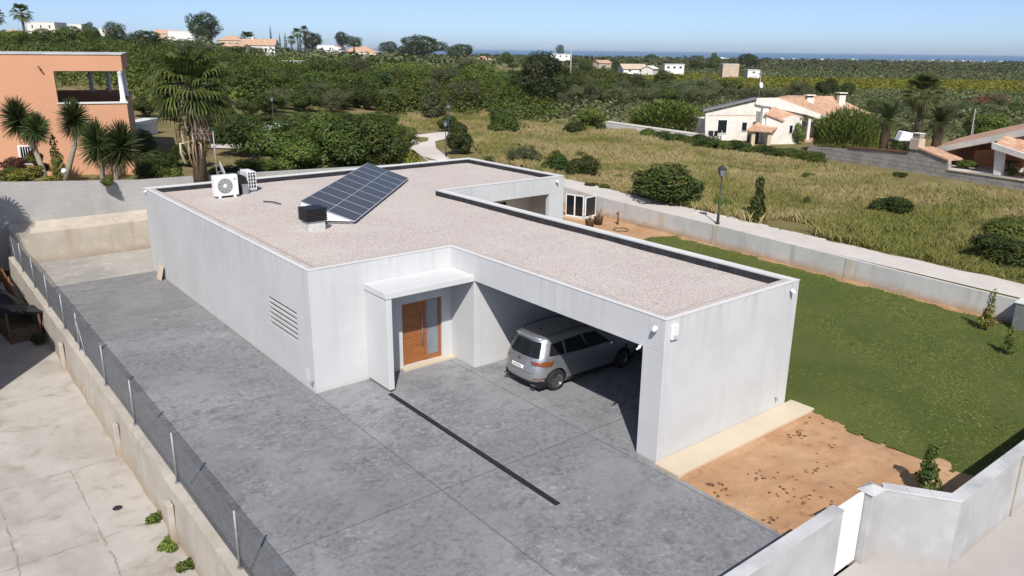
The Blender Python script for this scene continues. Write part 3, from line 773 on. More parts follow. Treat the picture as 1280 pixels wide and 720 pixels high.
BX(-.62, -.55, -.2, -.02, .35, 1.02).build('shaft', MT['grey'], t, bevel=.01); BX(-.66, -.59, 1.02, .02, .39, 1.07).build('cap', MT['coping'], t, bevel=.008)

# front wall, gate, splayed entrance
HF = 1.5
def wallrun(parent, pts, th, z1, mat, cap=True, z0=-.25):
    """a straight-sided wall along pts (outer line), thickness th to the left"""
    P = [np.array(q, float) for q in pts]; L = []
    for i, q in enumerate(P):
        d0 = P[i]-P[max(i-1, 0)]; d1 = P[min(i+1, len(P)-1)]-P[i]
        d0 = d1 if i == 0 else d0/np.linalg.norm(d0); d1 = d0 if i == len(P)-1 else d1/np.linalg.norm(d1); d0 = d0/np.linalg.norm(d0); d1 = d1/np.linalg.norm(d1)
        n0 = np.array([-d0[1], d0[0]]); n1 = np.array([-d1[1], d1[0]]); nn = (n0+n1)/max(.3, 1+n0@n1); L.append(nn)
    def ring(a, b): return [tuple(p + n*a) for p, n in zip(P, L)] + [tuple(p + n*b) for p, n in list(zip(P, L))[::-1]]
    MB().prism(ring(0, th), z0, z1).build('wall', mat, parent)
    if cap:
        m = MB()                       # grey cap slabs with open joints
        for i in range(len(P)-1):
            a, b = P[i], P[i+1]; n = max(1, int(round(np.linalg.norm(b-a)/.42)))
            for k in range(n):
                g = .002/np.linalg.norm(b-a)
                t0, t1 = k/n + (g if k else 0), (k+1)/n - (g if k < n-1 else 0)
                def lp(t, off): return tuple((a + L[i]*off)*(1-t) + (b + L[i+1]*off)*t)
                m.prism([lp(t0, -.015), lp(t1, -.015), lp(t1, th+.015), lp(t0, th+.015)], z1+.001, z1+.045)
        m.build('coping', MT['capslab'], parent)
MT['capslab'] = simple('cap_slab', (.48, .485, .49), .8, var=.2, sc=1.2)
t = thing('front_wall', (0, 0, 0), 0, 'grey capped concrete wall along the street at the bottom edge left of the white gate', 'wall')
wallrun(t, [(-4.6, -13.79), (4.12, -13.77)], .20, HF, MT['frontwall'])
t = thing('front_wall', (0, 0, 0), 0, 'pale capped concrete wall bending outwards from the gate post to the right edge', 'wall')
wallrun(t, [(5.44, -13.86), (6.20, -14.99), (14, -15.04), (23.9, -15.1)], .21, HF, MT['frontwall'])
for xx in (9.2, 12.9): BX(xx-.012, -15.05, -.1, xx+.012, -15.022, HF-.01).build('joint', MT['ledge'], t)
t = thing('gate_post', (5.22, -13.74, 0), R(-4), 'concrete gate post with a pointed cap to the right of the white gate', 'gate post')
BX(-.20, -.14, -.2, .20, .14, HF+.05).build('shaft', MT['frontwall'], t, bevel=.008)
m = MB(); m.add([(-.24, -.18, HF+.051), (.24, -.18, HF+.051), (.24, .18, HF+.051), (-.24, .18, HF+.051), (0, 0, HF+.16)], [(3, 2, 1, 0), (0, 1, 4), (1, 2, 4), (2, 3, 4), (3, 0, 4)])
m.build('cap', MT['capslab'], t)
t = thing('gate', (4.14, -13.68, 0), 0, 'solid white metal gate between the front wall and the gate post', 'gate')
BX(0, -.02, .05, .86, .02, HF+.02).build('panel', MT['white'], t, bevel=.004)
m = MB().box(0, -.035, .03, .04, .035, HF+.04).box(.82, -.035, .03, .86, .035, HF+.04).box(.04, -.035, HF, .82, .035, HF+.04).box(.04, -.035, .03, .82, .035, .07)
m.build('frame', MT['white'], t, bevel=.003)

# back retaining wall with its lower ledge
t = thing('retaining_wall', (0, 0, 0), 0, 'tall stained board marked concrete wall with a lower ledge behind the yard', 'wall')
MB().prism([(-7.5, -.4), (17.5, -.4), (17.5, 2.75), (4.5, 3.16), (1.1, 3.22), (-4.8, 3.66), (-7.5, 3.75)], 21.9, 22.2, axis='y').build('wall', MT['rwall'], t)
o = MB().prism([(20.95, -.3), (21.9, -.3), (21.9, 1.75), (21.62, 1.62), (21.12, 1.46), (20.95, 1.40)], -4.66, 17.4, axis='x').build('ledge', MT['ledge'], t, bevel=.02)

# left fence: low wall, posts, chain link
t = thing('fence', (0, 0, 0), 0, 'wire mesh fence on a rough concrete wall between the grey yard and the neighbour', 'fence')
HW = .45; XF = -4.76
m = MB(); yy = list(np.arange(-19.5, 21.6, .7)); vs = []
for i, y in enumerate(yy):
    j = .02*math.sin(i*2.1); vs += [(-5.06+j, y, -1.0), (-4.98+j*.6, y, HW-.03+.02*math.sin(i*1.3)), (XF, y, HW+.012*math.sin(i*.9)), (XF+.03, y, -.3)]
n = len(yy); m.add(vs, [(4*i+j, 4*i+4+j, 4*i+4+(j+1) % 4, 4*i+(j+1) % 4) for i in range(n-1) for j in range(4)] + [(3, 2, 1, 0), (4*n-4, 4*n-3, 4*n-2, 4*n-1)])
m.build('wall', MT['fwall'], t)
FP = [20.9, 17.9, 14.9, 11.9, 9.0, 6.6, 3.2, .15, -3.35, -7.1, -10.6, -13.6]
for y in (1.25, -3.5, 8.6):
    BX(-5.16, y-.14, -1.0, -5.03, y+.14, .12).build('buttress', MT['fwall'], t, bevel=.02)
for y in FP:
    m = MB().tube([(XF-.06, y, HW-.1), (XF-.06, y, HW+1.22)], .024, 8); m.build('post', MT['galv'], t)
    MB().tube([(XF-.06, y, HW), (XF-.06, y, HW+.025)], .055, 10).build('foot_collar', MT['galv'], t)
for y, d in ((6.6, 1), (6.6, -1), (20.5, -1)):
    MB().tube([(XF-.06, y, HW+1.05), (XF-.06, y+d*.75, HW+.05)], .018, 6).build('brace', MT['galv'], t)
m = MB(); y0, y1, z0, z1 = -19.4, 21.6, HW+.03, HW+1.08; st = .062; hgt = z1-z0
def wire(a, b, w=.0045):
    a = np.array(a); b = np.array(b); d = b-a; d /= np.linalg.norm(d); s = np.cross(d, (1, 0, 0))*w; xx = np.array([w, 0, 0])
    m.add([a+s, a+xx, a-s, b+s, b+xx, b-s], [(0, 1, 4, 3), (1, 2, 5, 4), (2, 0, 3, 5)])
k = y0 - hgt
while k < y1:
    for sgn in (1, -1):
        a0 = k; a1 = k+hgt; za, zb = (z0, z1) if sgn > 0 else (z1, z0)
        t0 = max(0, (y0-a0)/hgt); t1 = min(1, (y1-a0)/hgt)
        if t1 > t0: wire((XF-.03, a0+hgt*t0, za+(zb-za)*t0), (XF-.03, a0+hgt*t1, za+(zb-za)*t1))
    k += st
for z in (z0, (z0+z1)/2, z1): wire((XF-.03, y0, z), (XF-.03, y1, z), .005)
m.build('wire_mesh', MT['grey'], t)

# ================================================================== THE HOUSE
H = 3.7; LB = 16.53; LAC = 4.79; LD = 8.76; XE = LAC+5.50; YF = 8.52; XG = 17.40; JD = 1.257; ZB = 2.87; TW = .25
hs = thing('modern_house', (0, 0, 0), 0, 'flat roofed modern house of pale grey concrete with an open carport', 'house')
def part(m, name, mat='house', parent=hs, bevel=.012): return m.build(name, MT[mat] if isinstance(mat, str) else mat, parent, bevel=bevel)
LV = (.97, 3.10, 1.24, 2.22)
m = MB().box(0, 0, 0, TW, LV[0], H).box(0, LV[1], 0, TW, LB, H).box(0, LV[0], 0, TW, LV[1], LV[2]).box(0, LV[0], LV[3], TW, LV[1], H)
part(m, 'wall', bevel=0)
DX0, DX1, DZ0, DZ1 = 2.96, 4.42, .09, 2.13
part(MB().box(TW, 0.004, 0, DX0, TW, H).box(DX1, 0.004, 0, LAC, TW, H).box(DX0, 0.004, DZ1, DX1, TW, H).box(DX0, .004, 0, DX1, TW, DZ0), 'wall', bevel=0)
part(MB().box(LAC, -JD, 0, LAC+TW, TW, H), 'wall')                       # jamb between door and carport
part(MB().box(LAC+TW, -JD+.004, 0, XE-TW, -JD+.2, 3.3), 'wall', bevel=0)  # carport back wall
part(MB().box(LAC, -LD+.002, ZB, LAC+TW, -JD-.001, H), 'carport_beam')
part(MB().box(LAC+.001, -LD, 0, LAC+TW, -8.10, ZB-.001), 'pillar')
part(MB().box(LAC+TW+.001, -LD+.001, 0, XE, -LD+TW, H), 'wall')           # gable end
part(MB().box(XE-TW, -LD+TW+.001, 0, XE-.001, YF, H), 'wall', bevel=0)
part(MB().box(XE-TW, YF+.001, ZB+.03, 16.45, YF+TW, H), 'porch_beam', bevel=0)
part(MB().box(16.451, YF, 0, XG, YF+TW, H), 'pillar')
part(MB().box(XG-TW, YF+TW+.001, 0, XG-.001, LB-TW, H), 'wall', bevel=0)
part(MB().box(TW, LB-TW, 0, XG, LB, H), 'wall', bevel=0)
part(MB().box(XE-TW+.001, 10.6, 0, XG-TW, 10.8, 3.2), 'wall', 'offwhite', bevel=0)   # wall inside the porch
part(MB().box(13.0, 10.57, .06, 15.4, 10.6, 2.3), 'porch_window', 'glass', bevel=0)
part(MB().box(LAC+TW, -LD+TW, 3.02, XE-TW, -JD, 3.2), 'carport_ceiling', bevel=0)
part(MB().box(XE-TW, YF+TW, 3.02, XG-TW, 10.6, 3.2), 'porch_ceiling', bevel=0)
part(MB().box(XE+.02, YF+.01, -.1, XG-.02, 10.6, .05), 'porch_floor', 'cream', bevel=0)
# roof: gravel, black upstand, coping
ZG = 3.47
def rooffn(x, y):
    e = np.minimum.reduce([np.abs(x-.2), np.abs(y-16.35), np.where(y < 8.6, np.abs(x-10.1), 9), np.where(x > 9.9, np.abs(y-8.7), 9), np.abs(x-17.2)])
    near = np.minimum.reduce([np.where(y < 9, 9, np.abs(x-.2)), 9+0*x])
    n = .014*waves(x, y, 9, 14, .6, 7)
    nd = np.minimum.reduce([np.abs(x)+0*y, np.where(x < LAC+.3, np.abs(y), 9), np.where(y < .1, np.abs(x-LAC), 9), np.where(x > LAC-.1, np.abs(y+LD), 9)])
    nd = np.where((x > LAC) & (y > -.1) & (x < LAC+.6) & (y < .6), np.minimum(nd, np.hypot(x-LAC, y)), nd)
    t_ = np.clip((.75-nd)/.5, 0, 1); t_ = t_*t_*(3-2*t_)
    return ZG + n + (H+.016-ZG)*t_
def inroof(x, y):
    return ((x > .09) & (x < XG-.2) & (y > YF+.2) & (y < LB-.2)) | ((x > .09) & (x < XE-.2) & (y > .09) & (y < YF+.25)) | ((x > LAC+.09) & (x < XE-.2) & (y > -LD+.09) & (y < .3))
gx, gy = np.meshgrid(np.arange(.1, 17.4, .08), np.arange(-8.7, 16.5, .08)); nx = gx.shape[1]
V = np.stack([gx, gy, rooffn(gx, gy)], -1).reshape(-1, 3); i = (np.arange(gx.shape[0]-1)[:, None]*nx + np.arange(nx-1)[None]).ravel()
F = np.stack([i, i+1, i+nx+1, i+nx], 1); c = V[F].mean(1); F = F[inroof(c[:, 0], c[:, 1])]
roof = npmesh('roof', V, F, MT['gravel'], None, hs, True)
sl = part(MB().prism([(TW+.01, TW+.01), (LAC+TW+.01, TW+.01), (LAC+TW+.01, -LD+TW+.01), (XE-TW-.01, -LD+TW+.01), (XE-TW-.01, YF+TW+.01), (XG-TW-.01, YF+TW+.01), (XG-TW-.01, LB-TW-.01), (TW+.01, LB-TW-.01)], 3.2, 3.34), 'roof_slab', 'membrane', bevel=0)
u = MB()
for x0, y0, x1, y1 in ((XE-TW-.03, -LD+TW, XE-TW+.004, YF+TW), (TW, LB-TW-.03, XG-TW, LB-TW+.004), (XG-TW-.03, YF+TW+.01, XG-TW+.004, LB-TW-.03), (LAC+TW-.004, -LD+TW-.004, XE-TW-.03, -LD+TW+.03), (XE-TW+.004, YF+TW-.004, XG-TW-.03, YF+TW+.03),
                       (TW-.004, TW+.03, TW+.03, LB-TW-.03), (TW, TW-.004, LAC+TW, TW+.03), (LAC+TW-.004, -LD+TW+.03, LAC+TW+.03, TW)):
    u.box(x0, y0, 3.34, x1, y1, H-.035)
part(u, 'roof_upstand', 'membrane', bevel=0)
m = MB(); e = .012; z0 = H+.001; z1 = H+.022; w = TW-.02
P8 = [(-e, -e), (LAC-e, -e), (LAC-e, -LD-e), (XE+e, -LD-e), (XE+e, YF-e), (XG+e, YF-e), (XG+e, LB+e), (-e, LB+e)]
q_ = .10; I8 = [(q_, q_), (LAC+q_, q_), (LAC+q_, -LD+q_), (XE-w, -LD+q_), (XE-w, YF+w), (XG-w, YF+w), (XG-w, LB-w), (q_, LB-w)]
n = 8; vs = [(x, y, z0) for x, y in P8] + [(x, y, z0) for x, y in I8] + [(x, y, z1) for x, y in P8] + [(x, y, z1) for x, y in I8]
fs = []
for k in range(8):
    j = (k+1) % 8; fs += [(16+k, 16+j, 24+j, 24+k), (k, 8+k, 8+j, j), (k, j, 16+j, 16+k), (8+k, 24+k, 24+j, 8+j)]
m.add(vs, fs); part(m, 'coping', 'coping', bevel=0)
# entrance: canopy, side fin, door
part(MB().box(1.70, -JD-.02, 2.86, LAC-.002, .002, 3.05), 'canopy', 'canopy')
part(MB().box(1.73, -JD, .07, 1.90, .002, 2.858), 'fin_wall', 'canopy')
part(MB().box(1.78, -JD+.05, 0, 1.86, .001, .069), 'fin_footing', 'black', bevel=0)
part(MB().box(2.86, -.20, 0, LAC-.003, .003, .085), 'door_step', 'cream', bevel=.006)
d = thing('front_door', (0, 0, 0)); d.parent = hs
m = MB().box(DX0, .07, DZ0, DX0+.07, .13, DZ1).box(DX1-.09, .07, DZ0, DX1, .13, DZ1).box(DX0+.07, .07, DZ1-.06, DX1-.09, .13, DZ1).box(3.80, .07, DZ0, 3.88, .13, DZ1-.06).box(3.88, .07, DZ0, DX1-.09, .13, DZ0+.16)
m.build('frame', MT['wood'], d, bevel=.004)
BX(DX0+.07, .085, DZ0, 3.80, .125, DZ1-.06).build('leaf', MT['wood'], d, bevel=.003)
MT['frost'] = simple('frosted_glass', (.20, .23, .26), .12, var=.1, sc=2, spec=.6)
BX(3.88, .10, DZ0+.16, DX1-.09, .115, DZ1-.06).build('side_glass', MT['frost'], d)
m = MB().tube([(3.70, .03, .62), (3.70, .03, 1.78)], .017, 10)
for z in (.75, 1.65): m.tube([(3.70, .03, z), (3.70, .09, z)], .011, 8)
m.build('handle', MT['galv'], d)
BX(3.62, -.09, 2.74, 3.76, .003, 2.858).build('entrance_light', MT['black'], hs, bevel=.004)
# louvred vent in the long wall
lv = MB().box(.16, LV[0], LV[2], .19, LV[1], LV[3]).build('louvre_vent', MT['black'], hs)
ns = 6; pitch = (LV[3]-LV[2])/ns
for k in range(ns):
    z = LV[2]+pitch*k; o = MB().prism([(.002, z+.0), (.03, z+.0), (.05, z+pitch-.085), (.03, z+pitch-.083), (.002, z+pitch-.085)], LV[0]+.001, LV[1]-.001, axis='y')
    o.build('slat', MT['house'], lv)
# small fittings on the walls
def dome(name, x, y, z, nx, ny, r=.055):
    T = Matrix.Translation((x, y, z)) @ Vector((nx, ny, -.35)).to_track_quat('Z', 'Y').to_matrix().to_4x4()
    o = MB().lathe([(0, -.02), (r*.9, -.02), (r, .0), (r*1.05, .06), (r*.85, .09)], 14, T).mat(1).lathe([(r*.84, .088), (r*.6, .125), (0, .14)], 14, T).build(name, [MT['white'], MT['white']], hs)
    MB().tube([(x-nx*.03, y-ny*.03, z+.03), (x+nx*.05, y+ny*.05, z+.03)], .022, 8).build('bracket', MT['white'], o)
    return o
dome('security_camera', LAC-.06, -8.50, 3.46, -1, -.3, .065)
dome('security_camera', XE-.42, -LD-.06, 3.50, -.2, -1, .05)
dome('security_camera', 16.85, YF-.06, 3.5, .2, -1, .06)
dome('security_camera', .02, LB-.35, 3.62, -1, 0, .05)
dome('sensor', LAC-.03, -8.04, 2.84, -1, 0, .028)
sb = MB().box(LAC+.16, -LD-.075, 3.19, LAC+.40, -LD+.002, 3.56).build('alarm_box', MT['white'], hs, bevel=.02)
BX(LAC+.185, -LD-.082, 3.23, LAC+.375, -LD-.0755, 3.30).build('cover', MT['capslab'], sb, bevel=.003)
MB().tube([(9.75, -LD-.01, .35), (9.75, -LD-.07, .35), (9.75, -LD-.09, .30)], .02, 8).build('tap', MT['galv'], hs)
m = MB().tube([(-.0, .10, .33), (-.07, .10, .33), (-.09, .10, .27)], .022, 8).box(-.11, .09, .35, -.03, .11, .37); m.build('tap', MT['galv'], hs)
BX(-.006, .35, .28, .002, .62, .62).build('hatch', MT['coping'], hs)

# channel drain in the yard
t = thing('channel_drain', (1.70, 0, 0), 0, 'long black slotted drain channel set in the grey yard', 'drain')
m = MB()
for k in range(74):
    y = -8.60 + k*.099; m.box(-.055, y, .002, .055, y+.072, .012)
m.build('grating', MT['dark'], t)
MB().box(-.075, -8.62, -.05, -.056, -1.29, .010).box(.056, -8.62, -.05, .075, -1.29, .010).box(-.056, -8.62, -.05, .056, -1.29, .001).build('channel', MT['black'], t)

# ------------------------------------------------------------------ on the roof
t = thing('roof_vent', (2.80, 5.62, ZG-.02), 0, 'square rendered roof vent stack with a black louvred cap', 'roof vent', scale=(.88, .88, .84))
part(BX(-.36, -.34, -.08, .36, .34, .46), 'base', 'gravelwhite', t, .01)
m = MB()
for k in range(6): m.box(-.43, -.41, .46+k*.082, .43, .41, .46+k*.082+.058).box(-.33, -.31, .518+k*.082, .33, .31, .544+k*.082)
m.box(-.44, -.42, .955, .44, .42, .99)
part(m, 'louvred_cap', 'black', t, 0)

A2 = onz(443.5, 277.8, 3.56); PD = np.array([.678, .735, 0]); PN = np.array([-1.47, 1.355, 0]); PN /= np.linalg.norm(PN)
t = thing('solar_panel_array', A2, math.atan2(PD[1], PD[0]), 'tilted row of dark blue solar panels on the gravel roof', 'solar panels')
tl = math.atan2(.70, 2.0); PW, PH = 1.115, 2.12
Tt = Matrix.Rotation(tl, 4, 'X')
for k in range(9):
    f = MB().box(k*PW+.006, 0, 0, (k+1)*PW-.006, PH, .035).build('panel', MT['alu'], t); f.rotation_euler = (tl, 0, 0)
    q = MB().box(-PW/2+.036, .03, 0, PW/2-.036, PH/2-.014, .004).box(-PW/2+.036, PH/2+.014, 0, PW/2-.036, PH-.03, .004).build('cells', MT['pv'], f, loc=(k*PW+PW/2, 0, .0345))
SW_ = PH*math.cos(tl)-.05; SH_ = PH*math.sin(tl)
m = MB().prism([(.12, .03), (SW_, .03), (SW_, SH_-.03)], .0, .03, axis='x'); part(m, 'end_plate', 'white', t, 0)
for k in range(10):
    x = k*PW; x = min(max(x, .08), 9*PW-.04)
    m = MB().box(x-.02, .1, -.06, x+.02, SW_+.02, -.02).box(x-.02, SW_-.04, -.02, x+.02, SW_, SH_-.03).box(x-.02, .10, -.02, x+.02, .14, .02).box(x-.05, .05, -.1, x+.05, .2, -.055).box(x-.05, SW_-.1, -.1, x+.05, SW_+.06, -.055)
    m.build('support', MT['galv'], t)

def aircon(loc, rz, label, w=1.0, h=.86, d=.36, fan=True):
    t = thing('air_conditioner', loc, rz, label, 'air conditioner', 'air conditioners on the roof')
    part(BX(-w/2, -d/2, .10, w/2, d/2, h+.1), 'casing', 'white', t, .018)
    cx = -.06*w
    T = Matrix.Translation((cx, -d/2-.001, .1+h*.48)) @ Matrix.Rotation(math.pi/2, 4, 'X'); r = h*.335
    MB().lathe([(0, .003), (r, .003), (r*1.06, .012), (r*1.1, .002)], 28, T).build('fan_opening', MT['dark'], t)
    m = MB()
    for q in range(7): rr = r*(q+1)/7; m.lathe([(rr-.007, .014), (rr, .020), (rr+.005, .014)], 28, T)
    m.lathe([(0, .022), (r*.26, .022), (r*.28, .012)], 20, T)
    for q in range(10):
        a = q*math.pi/5; m.box(r*.25, -.004, .012, r, .004, .020, T @ Matrix.Rotation(a, 4, 'Z'))
    m.build('fan_grille', MT['white'], t)
    m = MB()
    for q in range(9): z = .16+q*h*.1; m.box(w/2-.001, -d/2+.03, z, w/2+.006, d/2-.03, z+h*.05)
    m.build('side_louvres', MT['dark'], t)
    BX(w*.30, -d/2-.006, h*.86, w*.44, -d/2+.001, h*.97).build('badge_plate', MT['capslab'], t)
    for s in (-1, 1):
        BX(s*w*.32-.04, -d/2-.05, .03, s*w*.32+.04, d/2+.05, .10).build('foot', MT['white'], t); BX(s*w*.32-.06, -d/2-.12, -.05, s*w*.32+.06, d/2+.12, .03).build('rail', MT['gravelwhite'], t)
    return t
aircon((2.52, 13.55, ZG), R(1), 'white air conditioner with its round fan grille facing the front of the house')
t = aircon((3.93, 14.62, ZG), R(88), 'white air conditioner seen from its ribbed coil end beside the black cover', w=.95, h=.80, d=.38)
m = MB()
for k in range(5): m.box(-.95/2-.012, -.17, .16+k*.15, -.95/2-.002, .17, .18+k*.15)
for s in (-.17, -.05, .06, .17): m.box(-.95/2-.014, s-.012, .12, -.95/2-.001, s+.012, .88)
m.build('coil_guard', MT['white'], t); BX(-.95/2-.0015, -.16, .14, -.95/2+.003, .16, .87).build('coil', MT['dark'], t)
t = thing('duct_cover', (3.28, 14.55, ZG), R(0), 'rounded black cover standing between the two air conditioners', 'duct cover')
m = MB(); n = 10; prof = [(-.36, 0), (-.36, .62)] + [(-.36+.36*(1-math.cos(a)), .62+.22*math.sin(a)) for a in np.linspace(.2, math.pi-.2, n)] + [(.36, .62), (.36, 0)]
m.prism(prof, -.55, .35, axis='y'); part(m, 'hood', 'black', t, .02)
BX(.05, -.72, .0, .34, -.552, .42).build('junction_box', MT['galv'], t, bevel=.01)
# mast with aerial and dish
MX, MY = 3.0, 15.9
t = thing('antenna_mast', (MX, MY, ZG-.05), 0, 'thin grey mast carrying a television aerial behind the air conditioners', 'antenna')
ztop = 0
for z in np.arange(3.5, 9, .02):
    d_ = np.array([MX, MY, z])-CAM; yy_ = 360-CF*(d_@_U)/(d_@_fw)
    if yy_ < 164: ztop = z; break
hm = ztop-ZG+.05
MB().tube([(0, 0, 0), (0, 0, hm)], .028, 8).build('mast', MT['galv'], t)
a = MB(); T = Matrix.Translation((0, 0, hm-.12)) @ Matrix.Rotation(YAW+R(195), 4, 'Z')
def tt(*q): return tuple(T @ Vector(q))
a.tube([tt(0, 0, 0), tt(.95, 0, .02)], .014, 6)
for k in range(5): xq = .25+k*.17; a.tube([tt(xq-.1, -.28, .26), tt(xq, 0, .02), tt(xq-.1, .28, .26)], .010, 5).tube([tt(xq-.1, -.28, -.22), tt(xq, 0, .02), tt(xq-.1, .28, -.22)], .010, 5)
a.build('aerial', MT['galv'], t); BX(-.06, -.05, -.05, .06, .05, .05, T @ Matrix.Translation((.2, 0, 0))).build('junction', MT['amber'], t)
t = thing('satellite_dish', (MX+.24, MY-.16, ZG+.85), R(77), 'grey satellite dish seen edge on beside the aerial mast', 'satellite dish')
T = Matrix.Rotation(R(72), 4, 'X')
MB().lathe([(0, -.10), (.15, -.085), (.30, -.045), (.43, .0), (.43, .012), (.30, -.03), (.15, -.07), (0, -.085)], 28, T @ Matrix.Rotation(0, 4, 'Z')).build('reflector', MT['capslab'], t)
m = MB().tube([(0, -.0, -.42), (0, -.62, -.16)], .016, 6).tube([(0, -.62, -.16), (0, -.70, -.12)], .045, 8); m.build('feed_arm', MT['galv'], t)
MB().tube([(0, .08, -.05), (0, .22, -.1), (0, .22, -.75)], .024, 6).build('bracket', MT['galv'], t)
MB().tube([(3.3, 11.4, ZG+.05), (3.55, 10.9, ZG+.06), (3.75, 10.3, ZG+.05)], .018, 6)
o = MB().tube([(3.35, 11.55, ZG+.045), (3.6, 11.1, ZG+.06), (3.7, 10.6, ZG+.05)], .025, 6).build('cable', MT['black']); tag(o, 'short black cable lying on the gravel in front of the air conditioners', 'cable')

# leaning slab at the foot of the long wall
t = thing('leaning_slab', (-.10, 14.7, 0), 0, 'cream stone slab leaning against the foot of the long grey wall', 'slab')
o = BX(-.045, -.16, 0, .0, .38, .62).build('slab', MT['cream'], t, bevel=.006); o.rotation_euler = (R(-4), R(16), 0); o.location = (-.14, 0, 0)

# ================================================================== THE CAR
CX0, CYC = 4.93, -3.20
car = thing('parked_car', (CX0, CYC, 0), 0, 'silver family car parked nose first under the carport roof', 'car')
RZ = [(.20, .22, 4.30, .82), (.28, .10, 4.42, .86), (.38, .03, 4.47, .890), (.52, .0, 4.50, .905), (.66, .0, 4.50, .912), (.78, .03, 4.46, .910), (.88, .07, 4.34, .902), (.96, .10, 4.02, .885), (1.02, .125, 3.70, .868),
      (1.08, .155, 3.46, .848), (1.20, .215, 3.20, .805), (1.34, .285, 2.92, .752), (1.46, .345, 2.66, .704), (1.54, .40, 2.46, .660), (1.595, .50, 2.30, .600), (1.625, .68, 2.10, .50), (1.642, .95, 1.85, .34), (1.648, 1.25, 1.55, .10)]
RA = np.array(RZ)
def ringp(z): return [float(np.interp(z, RA[:, 0], RA[:, i])) for i in (1, 2, 3)]
def perim(z, n=5.):
    """outline from rear centre along the right (-y) side to the front centre, with arc length"""
    xr, xf, hw = ringp(z); cx, a = (xr+xf)/2, (xf-xr)/2
    th = np.linspace(0, math.pi, 240); c, s = np.cos(th), np.sin(th)
    x = cx - a*np.sign(c)*np.abs(c)**(2/n); y = -hw*np.abs(s)**(2/n)
    # a slight bow across the tail
    x = x + np.where(x < cx, .055*(np.abs(y)/hw)**2*(np.clip((cx-x)/a, 0, 1)**6), 0)
    L = np.concatenate([[0], np.cumsum(np.hypot(np.diff(x), np.diff(y)))]); return x, y, L
def surf(s, z, off=0.):
    x, y, L = perim(z); s = min(s, L[-1]); px, py = np.interp(s, L, x), np.interp(s, L, y)
    e = .02; ax, ay = np.interp(max(0, s-e), L, x), np.interp(max(0, s-e), L, y); bx, by = np.interp(s+e, L, x), np.interp(s+e, L, y)
    t = np.array([bx-ax, by-ay]); t /= np.linalg.norm(t); n = np.array([t[1], -t[0]])
    if s < .02: n = np.array([-1., 0])
    n = -n if n @ np.array([px-2.2, py]) < 0 else n
    return (px+n[0]*off, py+n[1]*off, z)
def side_s(x, z):
    xs_, ys_, L = perim(z); k = np.argmin(np.abs(xs_-x)+np.where(ys_ > -.3, 9, 0)); return L[k]
def patch(name, corners, mat, mirror=True, off=.006, th=.012, nu=14, nv=6, both=True, parent=car):
    """panel laid on the body: corners (s,z) x4 bl, br, tr, tl"""
    objs = []
    for sg in ((1, -1) if both else (1,)):
        (s0, z0), (s1, z1), (s2, z2), (s3, z3) = corners; V = []
        for o_ in (off, off-th):
            for j in range(nv+1):
                for i in range(nu+1):
                    u, v = i/nu, j/nv
                    s = (s0*(1-u)+s1*u)*(1-v)+(s3*(1-u)+s2*u)*v; z = (z0*(1-u)+z1*u)*(1-v)+(z3*(1-u)+z2*u)*v
                    p = surf(abs(s), z, o_); V.append((p[0], (p[1] if s >= 0 else -p[1])*sg, p[2]))
        w = nu+1; K = w*(nv+1); F = [(j*w+i, j*w+i+1, (j+1)*w+i+1, (j+1)*w+i) for j in range(nv) for i in range(nu)]
        ed = [(0*w+i) for i in range(nu+1)] + [j*w+nu for j in range(1, nv+1)] + [nv*w+i for i in range(nu-1, -1, -1)] + [j*w for j in range(nv-1, 0, -1)]
        F += [(ed[k], K+ed[k], K+ed[(k+1) % len(ed)], ed[(k+1) % len(ed)]) for k in range(len(ed))]
        F += [(K+j*w+i, K+(j+1)*w+i, K+(j+1)*w+i+1, K+j*w+i+1) for j in range(nv) for i in range(nu)]
        m = MB(); m.add(V, F, True); objs.append(m.build(name, MT[mat], parent))
    return objs
zz = np.unique(np.concatenate([np.linspace(.20, 1.60, 44), RA[-4:, 0]])); NP = 56; V = []
for z in zz:
    x, y, L = perim(z); ss = np.linspace(0, L[-1], NP); px = np.interp(ss, L, x); py = np.interp(ss, L, y)
    half = [(px[k], py[k], z) for k in range(NP)]; V += half + [(a, -b, c_) for a, b, c_ in half[-2:0:-1]]
W = 2*NP-2; nr = len(zz); F = [(j*W+i, j*W+(i+1) % W, (j+1)*W+(i+1) % W, (j+1)*W+i) for j in range(nr-1) for i in range(W)]
F += [tuple(range(W-1, -1, -1)), tuple((nr-1)*W+i for i in range(W))]
m = MB(); m.add(V, F, True); body = m.build('body', MT['silver'])
AX = (.80, 3.58); WR = .325
cut = MB()
for ax in AX:
    for sg in (-1, 1):
        cut.lathe([(0, -.16), (.385, -.16), (.385, .16), (0, .16)], 40, Matrix.Translation((ax, sg*.84, WR)) @ Matrix.Rotation(math.pi/2, 4, 'X'))
co = cut.build('cutter', MT['black'])
bm_ = body.modifiers.new('arch', 'BOOLEAN'); bm_.operation = 'DIFFERENCE'; bm_.object = co; bm_.solver = 'EXACT'; bm_.material_mode = 'TRANSFER'
dg = bpy.context.evaluated_depsgraph_get(); me = bpy.data.meshes.new_from_object(body.evaluated_get(dg)); body.modifiers.clear(); body.data = me
bpy.data.objects.remove(co)
body.parent = car
